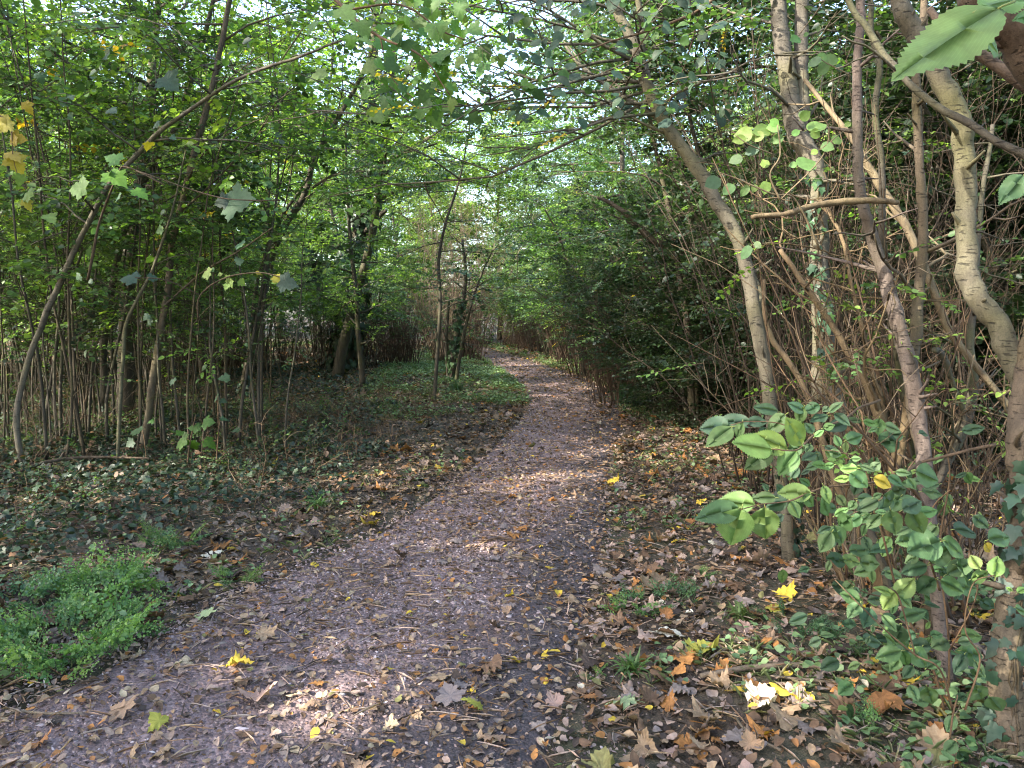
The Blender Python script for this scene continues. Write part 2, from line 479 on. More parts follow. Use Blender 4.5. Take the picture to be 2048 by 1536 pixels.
def rotmats(yaw, pitch, roll):
    """columns: x(right), y(along leaf), z(normal); yaw about Z, pitch raises y, roll about y."""
    cyw, syw = np.cos(yaw), np.sin(yaw); cp, sp = np.cos(pitch), np.sin(pitch); cr, sr = np.cos(roll), np.sin(roll)
    y = np.stack([-syw * cp, cyw * cp, sp], -1)
    x0 = np.stack([cyw, syw, 0 * cyw], -1)
    z0 = np.cross(x0, y)
    x = x0 * cr[..., None] - z0 * sr[..., None]
    z = np.cross(x, y)
    return np.stack([x, y, z], -1)           # (...,3,3)
def place(T, R, S, P):
    """template (k,3), rotations (n,3,3), scales (n,), positions (n,3) -> (n,k,3)"""
    return np.einsum('nij,kj->nki', R, T) * np.asarray(S)[:, None, None] + P[:, None]

# sprays: a twig along +Y carrying alternate leaves
def make_spray(rs, n=12, L=.45, leaf=.06, w=.32, spread=1.0):
    r = np.random.default_rng(rs)
    T, _, q, _ = T_simple(w)
    t = np.linspace(.12, 1, n)
    side = np.where(np.arange(n) % 2 == 0, 1, -1)
    wob = .03 * np.cumsum(r.standard_normal(n)) * .4
    pos = np.column_stack([wob * L, t * L, -.10 * L * t ** 2])
    yaw = -side * (r.uniform(.6, 1.15, n)) * spread
    yaw[-1] = r.normal(0, .2)
    pitch = r.normal(-.12, .28, n); roll = r.normal(0, .40, n)
    S = leaf * r.uniform(.65, 1.2, n) * (1 - .25 * np.abs(t - .55))
    V = place(T, rotmats(yaw, pitch, roll), S, pos)
    tw = np.vstack([[0, 0, 0], pos])
    br = r.uniform(.75, 1.25, n)
    return V, q, tw, br
def add_sprays(leafbuf, woodbuf, pos, yaw, pitch, roll, scale, cols, sprays, r, twig=(1, 1, 1), twig_r=.0022, carve=None, thin=None):
    idx = r.integers(0, len(sprays), len(pos))
    for si, (V, q, tw, br) in enumerate(sprays):
        m = np.where(idx == si)[0]
        if not len(m): continue
        R = rotmats(yaw[m], pitch[m], roll[m])
        n, k = V.shape[:2]
        W = np.einsum('mij,nkj->mnki', R, V) * scale[m][:, None, None, None] + pos[m][:, None, None]
        C = cols[m][:, None] * br[None, :, None] * r.uniform(.88, 1.12, (len(m), n, 1))
        W = W.reshape(-1, k, 3); C = C.reshape(-1, 3)
        if carve is not None:
            keep = carve(W.mean(1)); W = W[keep]; C = C[keep]
        leafbuf.add(W, None, q, C)
        if woodbuf is not None:
            P = np.einsum('mij,kj->mki', R, tw) * scale[m][:, None, None] + pos[m][:, None]
            P = P[:, ::max(1, len(tw) // 5)]
            K = P.shape[1]; rr = np.linspace(1.2, .5, K) * twig_r
            tri3 = np.array([(1, 0, 0), (-.5, 0, .87), (-.5, 0, -.87)])
            off = np.einsum('mij,kj->mki', R, tri3)
            Vt = P[:, :, None] + off[:, None] * rr[None, :, None, None]
            Vt = Vt.reshape(len(m), K * 3, 3)
            i = np.arange(K - 1)[:, None] * 3; j = np.arange(3)[None]; j2 = (j + 1) % 3
            qq = np.stack([i + j, i + j2, i + 3 + j2, i + 3 + j], -1).reshape(-1, 4)
            woodbuf.add(Vt, None, qq, twig)
SPR = {}
for nm, (leaf, L, n, w) in {'hazel': (.070, .46, 11, .38), 'beech': (.052, .42, 13, .33), 'fine': (.040, .36, 14, .30), 'far': (.115, .75, 11, .40)}.items():
    SPR[nm] = [make_spray(100 + i, n, L, leaf, w) for i in range(6)]

# colours (linear, real leaves)
G_YEL = (.170, .270, .055); G_MID = (.095, .165, .055); G_DARK = (.044, .080, .036); G_BLUE = (.072, .128, .080)
YELLOW = (.55, .38, .04); G_LIME = (.20, .34, .055)
def palette(r, n, items):
    cols = np.array([c for c, _ in items]); w = np.array([p for _, p in items], float); w /= w.sum()
    return cols[r.choice(len(cols), n, p=w)] * r.uniform(.8, 1.2, (n, 1))

def rwalk(r, p0, d0, L, n=6, wob=.12, grav=0.):
    P = [np.asarray(p0, float)]; d = np.asarray(d0, float) / np.linalg.norm(d0)
    for i in range(n):
        d = d + r.standard_normal(3) * wob + np.array([0, 0, -grav]); d /= np.linalg.norm(d)
        P.append(P[-1] + d * L / n)
    return np.array(P)
def along(P, t):
    s = np.concatenate([[0], np.cumsum(np.linalg.norm(np.diff(P, axis=0), axis=1))]); s /= s[-1]
    return np.column_stack([np.interp(t, s, P[:, i]) for i in range(3)])

# ------------------------------------------------------------------ tree generator
def gen_tree(seed, H=9, r0=.10, crown0=.3, R=2.6, nl=22, subs=4, nspr=700, spr='beech', pal=None, lean=(0, 0), stems=1, stem_spread=.5,
             grav=.03, scale=1., wcol=(1, 1, 1), sides=6, up=(.2, .9), carve=None, base=(0, 0, 0), low_z=0.0, base_r=.18, prof=None, sec=True, twig_r=.0022):
    r = np.random.default_rng(seed)
    wood, leaf = Buf(), Buf()
    base = np.asarray(base, float)
    tips = []      # (polyline, az) segments that carry sprays
    for k in range(stems):
        if stems == 1:
            d = np.array([lean[0], lean[1], 1.0]); b = base.copy()
        else:
            a = k * 2.4 + r.uniform(-.4, .4); sp = stem_spread * r.uniform(.3, 1)
            d = np.array([math.cos(a) * sp + lean[0], math.sin(a) * sp + lean[1], 1.0]); b = base + np.array([math.cos(a), math.sin(a), 0]) * base_r * r.uniform(.1, 1)
        Hk = H * (r.uniform(.65, 1.05) if stems > 1 else 1)
        P = rwalk(r, b, d, Hk, 10, .06 if stems == 1 else .08, grav if stems > 1 else -.02)
        P = catmull(P, 2)
        rr = r0 * (r.uniform(.5, 1.1) if stems > 1 else 1)
        rad = rr * (1 - .88 * np.linspace(0, 1, len(P)) ** .85)
        wood.tube(P, rad, sides, wcol)
        m = nl if stems == 1 else max(2, nl // stems)
        for i in range(m):
            t = crown0 + (1 - crown0) * ((i + r.uniform(0, 1)) / m) ** .9
            p = along(P, np.array([t]))[0]
            az = i * 2.4 + r.uniform(-.5, .5) + k
            u = (t - crown0) / (1 - crown0)
            wR = (math.sin(math.pi * min(1, max(.0, .18 + .80 * u))) ** .7 if prof is None else prof(u))
            Lb = max(.25, R * wR * r.uniform(.65, 1.15))
            el = r.uniform(*up) * (.5 + .8 * u)
            dd = np.array([math.cos(az) * math.cos(el), math.sin(az) * math.cos(el), math.sin(el)])
            B = rwalk(r, p, dd, Lb, 5, .13, grav)
            rb = max(.004, rr * (1 - .88 * t) * .5)
            wood.tube(B, np.linspace(rb, .003, len(B)), 4, wcol)
            tips.append((B, az, 1.0 * Lb))
            if sec:
                for j in range(subs):
                    tt = r.uniform(.25, .95); q = along(B, np.array([tt]))[0]
                    az2 = az + r.choice([-1, 1]) * r.uniform(.4, 1.2); L2 = Lb * (1 - tt * .6) * r.uniform(.3, .6)
                    e2 = r.uniform(-.25, .5)
                    B2 = rwalk(r, q, (math.cos(az2) * math.cos(e2), math.sin(az2) * math.cos(e2), math.sin(e2)), L2, 3, .12, grav)
                    wood.tube(B2, np.linspace(rb * .4 + .001, .0022, len(B2)), 3, wcol)
                    tips.append((B2, az2, L2))
    w = np.array([t[2] for t in tips]); w /= w.sum()
    pick = r.choice(len(tips), nspr, p=w)
    pos = np.empty((nspr, 3)); yaw = np.empty(nspr)
    for i, k in enumerate(pick):
        B, az, _ = tips[k]
        tt = 1 - r.random() ** 1.4 * .85
        pos[i] = along(B, np.array([tt]))[0]
        yaw[i] = az - math.pi / 2 + r.normal(0, .75)
    pos += r.standard_normal((nspr, 3)) * .05
    if low_z: 
        kp = pos[:, 2] > base[2] + low_z * r.uniform(.7, 1.2, nspr); pos = pos[kp]; yaw = yaw[kp]
    n = len(pos)
    pitch = r.normal(.02, .28, n); roll = r.normal(0, .32, n)
    cols = palette(r, n, pal or [(G_MID, 1)])
    # patches of tone through the crown
    ph = r.uniform(0, 50, 3)
    tone = vnoise(pos[:, 0] * .9 + ph[0], pos[:, 2] * .9 + pos[:, 1] * .7 + ph[1])
    cols = cols * (0.58 + .84 * tone)[:, None]
    add_sprays(leaf, wood, pos, yaw, pitch, roll, scale * r.uniform(.75, 1.25, n), cols, SPR[spr], r, wcol, twig_r=twig_r, carve=carve)
    return wood, leaf
def tree_thing(name, label, cat, loc, group, wood, leaf, bark=None, wname='trunk', lname='crown', lmat=None):
    o = thing(name, label, cat, loc, group)
    wood.build(wname, bark or M_BARK_D, o, smooth=True)
    if leaf is not None and leaf.n: leaf.build(lname, lmat or M_LEAF, o)
    return o

def dress(seed, wood, leaf, P, rad, t0=.3, t1=1., nl=10, R=1.2, subs=3, nspr=120, spr='beech', pal=None, grav=.03, up=(.1, .8), scale=1.,
          wcol=(1, 1, 1), az_rng=None, carve=None, rb_max=.012, twig_r=.0022, wob=.13):
    """grow limbs, twigs and leaf sprays on an existing stem polyline."""
    r = np.random.default_rng(seed); tips = []
    for i in range(nl):
        t = t0 + (t1 - t0) * (i + r.uniform(.1, .9)) / nl
        p = along(P, np.array([t]))[0]
        az = r.uniform(*az_rng) if az_rng else i * 2.4 + r.uniform(-.5, .5) + seed
        Lb = R * r.uniform(.5, 1.15); el = r.uniform(*up)
        B = rwalk(r, p, (math.cos(az) * math.cos(el), math.sin(az) * math.cos(el), math.sin(el)), Lb, 6, wob, grav)
        rb = min(rb_max, np.interp(t, np.linspace(0, 1, len(rad)), rad) * .5)
        wood.tube(B, np.linspace(rb, .003, len(B)), 5, wcol); tips.append((B, az, Lb))
        for j in range(subs):
            tt = r.uniform(.2, .95); q = along(B, np.array([tt]))[0]
            az2 = az + r.choice([-1, 1]) * r.uniform(.4, 1.2); L2 = Lb * r.uniform(.25, .55); e2 = r.uniform(-.25, .5)
            B2 = rwalk(r, q, (math.cos(az2) * math.cos(e2), math.sin(az2) * math.cos(e2), math.sin(e2)), L2, 4, wob, grav)
            wood.tube(B2, np.linspace(rb * .45 + .001, .002, len(B2)), 4, wcol); tips.append((B2, az2, L2))
    if nspr <= 0 or not tips: return
    w = np.array([t[2] for t in tips]); w /= w.sum()
    pick = r.choice(len(tips), nspr, p=w); pos = np.empty((nspr, 3)); yaw = np.empty(nspr)
    for i, k in enumerate(pick):
        B, az, _ = tips[k]; pos[i] = along(B, np.array([1 - r.random() ** 1.3 * .9]))[0]; yaw[i] = az - math.pi / 2 + r.normal(0, .8)
    cols = palette(r, nspr, pal or [(G_MID, 1)])
    add_sprays(leaf, wood, pos, yaw, r.normal(0, .28, nspr), r.normal(0, .32, nspr), scale * r.uniform(.75, 1.2, nspr), cols, SPR[spr], r, wcol, twig_r=twig_r, carve=carve)

def traced(pts, n=8, seed=0, wob=.6):
    """pts: (px, py, width_px, Y) -> smooth world polyline and radii"""
    pts = np.array(pts, float)
    W = at(pts[:, 0], pts[:, 1], pts[:, 3]); rad = pts[:, 2] / 2 * pts[:, 3] / FPX
    Q = catmull(np.column_stack([W, rad]), n)
    P = Q[:, :3]; R = np.maximum(Q[:, 3], .0015)
    r = np.random.default_rng(seed + 77)
    k = len(P)
    j = np.cumsum(r.standard_normal((k, 3)), 0); j -= np.linspace(0, 1, k)[:, None] * j[-1]
    P = P + j * R.mean() * .10 * wob
    R = R * (1 + .05 * np.convolve(r.standard_normal(k + 2), [.25, .5, .25], 'valid'))
    return P, R
def ground_base(P, R, depth=.10):
    """extend the first point of a stem down into the soil with a root flare"""
    g = hgt(P[0, 0], P[0, 1])
    p0 = P[0].copy(); d = P[0] - P[min(4, len(P) - 1)]
    if P[0, 2] > g - .02:
        s = (P[0, 2] - (g - depth)) / max(.3, -d[2] / (np.linalg.norm(d) + 1e-9)) 
        p0 = P[0] + d / np.linalg.norm(d) * s
        P = np.vstack([p0, P]); R = np.concatenate([[R[0] * 1.35], R])
    return P, R

# gaps in the near canopy that let the sun through (target points in the wood)
GAPS = [(at(1643, 520, 4.6), .42), (at(1640, 330, 4.6), .28), (at(1480, 560, 4.7), .24), (at(1500, 640, 4.6), .2), (at(1540, 885, 1.95), .16), (at(1720, 190, 3.6), .14),
        (gpt(1330, 870), .42), (gpt(1390, 895), .3), (at(1560, 330, 3.2), .22), (at(1700, 960, 2.2), .2), (at(1800, 480, 4.4), .30), (at(1860, 640, 4.4), .2),
        (at(308, 745, 7.9), .16), (at(480, 570, 5.6), .3), (at(590, 560, 5.8), .3), (gpt(460, 1345), .12), (at(1780, 830, 3.4), .22),
        (at(1940, 560, 3.1), .22), (at(1800, 150, 2.9), .2), (gpt(1090, 790), .35), (at(1580, 1000, 2.1), .15), (gpt(1620, 1420), .12)]
GP = np.array([g[0] for g in GAPS]); GR = np.array([g[1] for g in GAPS])
def carve_sun(C):
    keep = np.ones(len(C), bool)
    for p, r_ in zip(GP, GR):
        d = C - p; s = d @ SUN_DIR
        dist = np.linalg.norm(d - s[:, None] * SUN_DIR, axis=1)
        keep &= ~((s > .9) & (dist < r_))
    return keep

# ------------------------------------------------------------------ background woods: a few kinds, copied
def scatter_copies(proto_list, spots, group, label):
    r = np.random.default_rng(len(group))
    for i, (x, y, sc) in enumerate(spots):
        pr = proto_list[i % len(proto_list)]
        z = hgt(x, y) - .05
        if not pr.get('placed'):
            pr['placed'] = 1
            pr.location = (x, y, z); pr.rotation_euler = (0, 0, r.uniform(0, 6.28)); pr.scale = (sc,) * 3
        else:
            copy_tree(pr, (x, y, z), r.uniform(0, 6.28), sc)
def protos(n, name, label, cat, group, bark=None, seed=0, wname='trunk', pals=None, **kw):
    out = []
    for i in range(n):
        k = dict(kw)
        if pals: k['pal'] = pals[i % len(pals)]
        w, l = gen_tree(seed + i, **k)
        out.append(tree_thing(name, label, cat, (0, 0, 0), group, w, l, bark, wname))
    return out
def clean(plist):
    for p in plist:
        if 'placed' in p: del p['placed']

rr_ = np.random.default_rng(3)
# far wall of tall trees
lab = 'tall sunlit green tree standing far back behind the thickets'
P_far = protos(4, 'broadleaf_tree', lab, 'tree', 'tall trees far back behind the thickets', seed=900, H=15, r0=.22, crown0=.10, R=4.6, nl=42, subs=4, nspr=2600, spr='far',
               pals=[[(G_YEL, 3), (G_LIME, 2), (G_MID, 1)], [(G_YEL, 3), (G_MID, 2)], [(G_MID, 2), (G_YEL, 2), (YELLOW, .15)], [(G_BLUE, 2), (G_MID, 2)]], twig_r=.006)
spots = []
for row, (yy, st) in enumerate([(44, 6.5), (56, 6.5), (72, 8)]):
    x = -60.0 + row * 2
    while x < 62:
        pxx = 1024 + x / yy * FPX
        if 840 < pxx < 1420: sc = (.75, .85, .95)[row]
        elif 700 < pxx < 1500: sc = .8
        else: sc = 1.12
        if True:
            spots.append((x + rr_.uniform(-1.5, 1.5), yy + rr_.uniform(-3, 3), sc * rr_.uniform(.88, 1.15)))
        x += st
rr_.shuffle(spots)
scatter_copies(P_far, spots, 'far', lab)
# middle distance trees
lab = 'leafy green tree of middle height rising above the thicket beside the path'
P_mid = protos(4, 'woodland_tree', lab, 'tree', 'middle height trees rising above the thickets', seed=930, H=9.5, r0=.11, crown0=.16, R=2.7, nl=30, subs=4, nspr=1700, spr='hazel', low_z=2.2,
               pals=[[(G_YEL, 3), (G_LIME, 1), (G_MID, 1)], [(G_MID, 2), (G_YEL, 2)], [(G_BLUE, 2), (G_MID, 2)], [(G_YEL, 2), (G_MID, 1), (YELLOW, .12)]], twig_r=.003)
spots = [(3.7, 15.3, .58), (3.5, 18.2, .62), (3.3, 22.2, .66), (2.9, 26.5, .62), (-6.5, 16, .9), (-10, 14, 1), (-14, 19, 1.1), (-8.5, 21, 1), (-5.2, 25, .95), (-12, 27, 1.2), (-18, 24, 1.25), (-4.6, 33, .9), (-9, 35, 1.15), (-21, 33, 1.3), (-16, 34, 1.2),
         (-15, 13, 1.05), (-4.4, 39, .8), (4.2, 19, .62), (6.5, 16, .85), (9.5, 13, .95), (8.5, 22, .95), (5.2, 27, .68), (13, 18, 1.1), (12, 28, 1.2), (4.4, 36, .62), (8, 36, .8), (18, 25, 1.25), (17, 34, 1.3), (7, 9.5, .75),
         (10, 7.5, .8), (-27, 26, 1.3), (26, 32, 1.3), (3.8, 43, .55), (-3.0, 15.2, .62), (-2.0, 47, .6), (-7.5, 29, .95), (-11, 33, 1.1), (6, 31, .8), (-20, 15, 1.1), (-17, 18, 1.15)]
scatter_copies(P_mid, spots, 'mid', lab)
# hazel stools
lab = 'many stemmed green shrub standing in the thicket beside the path'
P_haz = protos(4, 'hazel_shrub', lab, 'shrub', 'many stemmed green shrubs in the thicket', seed=950, wname='stems', H=4.6, r0=.022, crown0=.35, R=1.15, nl=44, subs=2, nspr=900, spr='hazel', stems=13, stem_spread=.38, base_r=.35,
               low_z=1.5, pals=[[(G_MID, 2), (G_BLUE, 1)], [(G_YEL, 1), (G_MID, 2)], [(G_BLUE, 2), (G_MID, 1), (G_DARK, 1)], [(G_MID, 1), (G_YEL, 1)]])
spots = [(2.9, 16.5, .95), (3.6, 14.2, 1.0), (2.5, 19.5, .85), (2.1, 23, .8), (1.6, 27, .8), (2.4, 31, .9), (4.6, 17.5, 1.1), (3.8, 22.5, 1), (5.2, 12.5, 1.05), (3.3, 27, 1), (1.4, 25.5, 1.0), (1.95, 20.8, 1.05), (2.45, 17.6, 1.1), (1.0, 29, 1.), (2.9, 35, .9), (.4, 35.5, .8), (-1.2, 37.5, .9), (1.6, 36.5, .9), (-.3, 41, 1), (-4.5, 41, 1.1), (3.6, 45, 1.2), (-8, 44, 1.2),
         (-3.9, 19.5, .85), (-6.2, 18.5, 1), (-5.2, 22, .9), (-8, 17.5, 1), (-10.5, 18.5, 1.1), (-7.2, 14, .9), (-12.5, 15.5, 1.1), (-4.2, 28.5, .9), (-9.5, 23.5, 1.1), (-15, 21, 1.2), (-2.8, 36, .9),
         (-10, 11.2, .95), (-12.5, 11.5, 1.), (-6.8, 26.5, 1.1), (6.8, 20, 1.2), (2.2, 41, .9), (3.9, 11.2, .8), (7.5, 12.5, 1.1), (9.5, 17.5, 1.3)]
scatter_copies(P_haz, spots, 'haz', lab)
# dead-stemmed thicket
lab = 'clump of close upright thin brown stems at the foot of the thicket'
P_thk = protos(4, 'thicket_clump', lab, 'shrub', 'clumps of thin upright brown stems', seed=970, wname='stems', bark=M_STICK, H=2.9, r0=.011, crown0=.25, R=.42, nl=110, subs=1, nspr=120, spr='fine', stems=46, stem_spread=.26, base_r=.55,
               up=(.5, 1.3), low_z=.7, pals=[[(G_MID, 2), (G_DARK, 2), (YELLOW, .15)], [(G_DARK, 2), (G_BLUE, 1)]], wcol=(.42, .36, .33))
spots = []
for (x0, y0, x1, y1, n) in [(2.0, 12.6, 2.25, 20, 12), (2.3, 20.6, 1.3, 29, 12), (2.6, 13.5, 3.0, 20, 9), (-1.9, 24.2, -1.75, 30, 7), (-2.6, 21.5, -5.0, 19.6, 7), (-5.6, 19.6, -14, 16.5, 14), (-3.4, 23.5, -11, 21.5, 12), (.3, 31.5, 2.3, 35, 7), (-.6, 34.5, 2.5, 36, 8), (-4, 39.5, 6, 38, 9), (-2.7, 31.2, -7, 33.5, 8), (-13, 18, -22, 19, 9), (2.6, 11.4, 5.2, 9.4, 6)]:
    for i in range(n):
        t = (i + .5) / n
        spots.append((x0 + (x1 - x0) * t + rr_.normal(0, .22), y0 + (y1 - y0) * t + rr_.normal(0, .22), rr_.uniform(.65, 1.1)))
rr_.shuffle(spots)
scatter_copies(P_thk, spots, 'thk', lab)
# slim saplings in the left wood
lab = 'slim upright sapling with thin trunk and sparse green leaves left of the path'
P_sap = protos(5, 'slim_sapling', lab, 'sapling', 'slim saplings in the wood left of the path', seed=1010, H=5.2, r0=.020, crown0=.25, R=1.0, nl=16, subs=3, nspr=70, spr='hazel', sides=5,
               pals=[[(G_MID, 2), (G_YEL, 1)], [(G_MID, 1), (G_DARK, 1)], [(G_YEL, 1), (G_MID, 1), (YELLOW, .1)]])
spots = []
for i in range(120):
    y = rr_.uniform(7.5, 19.5); x = rr_.uniform(-1.05 * y * .68 - .5, -2.4 - .14 * (y - 8) * 3)
    spots.append((x, y, rr_.uniform(.6, 1.15)))
scatter_copies(P_sap, spots, 'sap', lab)
# dark evergreen mass right of the path
lab = 'dense dark evergreen bush behind the leaning grey trunks'
P_drk = protos(3, 'evergreen_bush', lab, 'bush', 'dense dark evergreen bushes right of the path', seed=1030, wname='stems', H=4.4, r0=.05, crown0=.05, R=1.5, nl=56, subs=4, nspr=1500, spr='hazel', stems=5, stem_spread=.30, scale=.8,
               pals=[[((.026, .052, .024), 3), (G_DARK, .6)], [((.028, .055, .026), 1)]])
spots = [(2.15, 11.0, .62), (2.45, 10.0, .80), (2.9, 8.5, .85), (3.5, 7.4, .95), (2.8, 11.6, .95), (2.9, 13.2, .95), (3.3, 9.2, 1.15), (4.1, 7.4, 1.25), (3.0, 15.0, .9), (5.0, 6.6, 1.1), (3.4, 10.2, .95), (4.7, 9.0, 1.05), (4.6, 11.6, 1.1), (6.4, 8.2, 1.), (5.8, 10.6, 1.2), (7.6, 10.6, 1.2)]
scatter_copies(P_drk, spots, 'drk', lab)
for pl in (P_far, P_mid, P_haz, P_thk, P_sap, P_drk): clean(pl)

# ------------------------------------------------------------------ individually traced trees, left side
TREES = {}
def stem_tree(name, label, cat, stems, bark, dresses, seed, wname='trunk', lname='crown', wcol=(1, 1, 1), sides=12, thick=.76):
    """stems: list of traced point lists (first one is rooted); dresses: list of (stem index, dict) for foliage"""
    wood, leaf = Buf(), Buf(); SP = []
    for i, s in enumerate(stems):
        P, R = traced(s, seed=seed + i); R = R * thick
        if i == 0 or (s[0][1] > 0 and len(s[0]) > 4): P, R = ground_base(P, R)
        wood.tube(P, R, sides, wcol); SP.append((P, R))
    if cat in ('tree',):                      # knots and snapped side twigs
        r = np.random.default_rng(seed + 5)
        for (P, R) in SP[:2]:
            for j in range(9):
                t = r.uniform(.15, .95); p = along(P, np.array([t]))[0]; rad = np.interp(t, np.linspace(0, 1, len(R)), R)
                az = r.uniform(0, 6.28); d = (math.cos(az), math.sin(az), r.uniform(.1, .9))
                B = rwalk(r, p, d, rad + r.uniform(.02, .16) * (1 if rad > .012 else .6), 3, .1)
                wood.tube(B, np.linspace(rad * .35, max(.0015, rad * .12), len(B)), 5, wcol)
    for k, (si, d) in enumerate(dresses):
        P, R = SP[si]; dress(seed * 10 + k, wood, leaf, P, R, wcol=wcol, **d)
    base = SP[0][0][0].copy(); base[2] = hgt(base[0], base[1])
    o = thing(name, label, cat, base)
    wood.build(wname, bark, o, origin=base, smooth=True)
    if leaf.n: leaf.build(lname, M_LEAF, o, origin=base)
    TREES[name] = (o, SP, base)
    return o, SP, base

PAL_L = [(G_MID, 3), (G_DARK, 1), (G_YEL, 1)]
PAL_B = [(G_YEL, 3), (G_MID, 2), (G_LIME, .6), (YELLOW, .08)]
C = dict(carve=carve_sun)
stem_tree('maple_tree', 'pale grey stem bent at the foot and arching right over the left wood', 'tree',
    [[(58, 965, 17, 7.2), (38, 890, 18, 7.2), (36, 820, 18, 7.2), (60, 715, 18, 7.2), (98, 620, 18, 7.2), (135, 545, 17, 7.15), (170, 470, 16, 7.1), (220, 375, 15, 7.0), (298, 290, 14, 6.9), (360, 235, 12, 6.8), (470, 160, 10, 6.6), (600, 112, 8, 6.3), (700, 76, 6, 6.1)]],
    M_BARK_G, [(0, dict(t0=.42, nl=12, R=1.3, subs=3, nspr=150, spr='hazel', pal=PAL_L, **C))], 21, wcol=(1.0, 1.03, 1.0), thick=.64)
stem_tree('sycamore_tree', 'straight leaning grey brown trunk with a peeled pale patch at knee height', 'tree',
    [[(276, 935, 24, 8.0), (293, 850, 22, 8.0), (304, 760, 21, 8.0), (318, 680, 20, 8.0), (334, 590, 19, 7.95), (345, 500, 18, 7.9), (368, 385, 17, 7.8), (398, 262, 16, 7.7), (430, 150, 15, 7.6), (462, 0, 13, 7.5), (480, -120, 11, 7.4), (500, -300, 8, 7.3)],
     [(322, 618, 6, 7.95), (400, 548, 6, 7.7), (480, 500, 5, 7.4), (545, 455, 3, 7.2)]],
    M_BARK_G, [(0, dict(t0=.42, nl=16, R=1.7, subs=4, nspr=260, spr='hazel', pal=PAL_B, up=(0, .7), **C))], 22, wcol=(.95, .88, .80), thick=.70)
stem_tree('young_maple', 'thin smooth greenish stem kinked sideways at chest height, left of the leaning grey brown trunk', 'sapling',
    [[(232, 985, 10, 7.4), (238, 850, 10, 7.4), (246, 720, 9.5, 7.4), (252, 655, 9, 7.4), (272, 605, 8, 7.35), (303, 548, 8, 7.3), (328, 478, 7, 7.2), (352, 400, 5, 7.1), (372, 300, 4, 7.0)]],
    M_BARK_G, [(0, dict(t0=.55, nl=6, R=.7, subs=2, nspr=30, spr='hazel', pal=PAL_L, **C))], 23, wcol=(.95, 1.0, .8))
stem_tree('forked_tree', 'dark trunk forking high up behind the pale arching stem', 'tree',
    [[(200, 872, 20, 9.8), (208, 780, 19, 9.8), (206, 690, 18, 9.8), (218, 600, 18, 9.8), (236, 500, 17, 9.8), (262, 420, 16, 9.75), (300, 340, 16, 9.7), (340, 275, 16, 9.6), (372, 190, 14, 9.5), (400, 100, 12, 9.4), (428, -10, 10, 9.3), (450, -150, 8, 9.2)],
     [(335, 280, 14, 9.6), (285, 282, 14, 9.5), (245, 258, 13, 9.4), (190, 232, 13, 9.3), (150, 208, 12, 9.2), (110, 186, 12, 9.1), (40, 172, 11, 9.0), (-60, 165, 9, 8.9)],
     [(338, 282, 10, 9.6), (400, 284, 9, 9.5), (440, 298, 8, 9.4), (470, 308, 7, 9.4)],
     [(425, 292, 4, 9.4), (470, 250, 4, 9.3), (560, 195, 3, 9.2), (620, 150, 2.5, 9.1)]],
    M_BARK_D, [(0, dict(t0=.45, nl=14, R=2.2, subs=4, nspr=300, spr='hazel', pal=[(G_DARK, 2), (G_MID, 2)], **C)), (1, dict(t0=.1, nl=12, R=1.6, subs=4, nspr=260, spr='hazel', pal=[(G_DARK, 3), (G_MID, 1)], **C)),
                (2, dict(t0=.3, nl=5, R=1.2, subs=3, nspr=60, spr='beech', pal=PAL_B, **C))], 24)
stem_tree('leaning_tree', 'dark twin stemmed tree leaning right, between the left saplings and the ivy covered trunk', 'tree',
    [[(478, 815, 22, 12.5), (492, 730, 21, 12.5), (508, 660, 20, 12.5), (526, 590, 19, 12.5), (545, 515, 18, 12.5), (572, 450, 17, 12.4), (612, 382, 16, 12.3), (628, 330, 14, 12.2), (655, 272, 13, 12.1), (700, 195, 11, 12.0), (740, 110, 9, 11.8), (770, 0, 7, 11.6)],
     [(500, 700, 9, 12.5), (515, 560, 9, 12.4), (560, 440, 8, 12.3), (600, 380, 7, 12.2), (640, 300, 6, 12.1), (660, 180, 5, 12.0), (668, 60, 4, 11.9)],
     [(618, 380, 7, 12.3), (665, 352, 6, 12.1), (720, 350, 5, 11.8), (800, 372, 4, 11.5), (870, 372, 3, 11.2)],
     [(560, 450, 4, 12.3), (582, 350, 4, 12.2), (590, 250, 3, 12.1), (586, 130, 3, 12.0)]],
    M_BARK_D, [(0, dict(t0=.38, nl=16, R=2.2, subs=4, nspr=330, spr='hazel', pal=PAL_B, **C)), (2, dict(t0=.2, nl=6, R=1.3, subs=3, nspr=110, spr='beech', pal=[(G_BLUE, 1), (G_DARK, 1), (G_MID, 1)]))], 25, wcol=(1.1, 1, .9))
stem_tree('ivy_clad_tree', 'thick dark trunk wrapped in ivy with a snapped branch, beside the bend of the path', 'tree',
    [[(688, 738, 46, 19.5), (700, 640, 42, 19.5), (712, 540, 40, 19.5), (722, 440, 38, 19.5), (735, 320, 34, 19.5), (742, 200, 30, 19.4), (750, 60, 24, 19.3), (760, -120, 16, 19.2)],
     [(728, 465, 14, 19.4), (760, 432, 12, 19.0), (772, 420, 8, 18.8)],
     [(740, 345, 10, 19.4), (800, 308, 10, 18.8), (850, 278, 9, 18.2), (880, 268, 7, 17.8), (940, 262, 4, 17.2)],
     [(808, 306, 5, 18.7), (850, 295, 5, 18.4), (882, 284, 3, 18.2)]],
    M_BARK_D, [(0, dict(t0=.35, nl=20, R=3.2, subs=4, nspr=520, spr='hazel', pal=[(G_YEL, 3), (G_LIME, 1), (G_MID, 2)], twig_r=.004)), (2, dict(t0=.3, nl=5, R=1.5, subs=3, nspr=90, spr='hazel', pal=PAL_B))], 26)
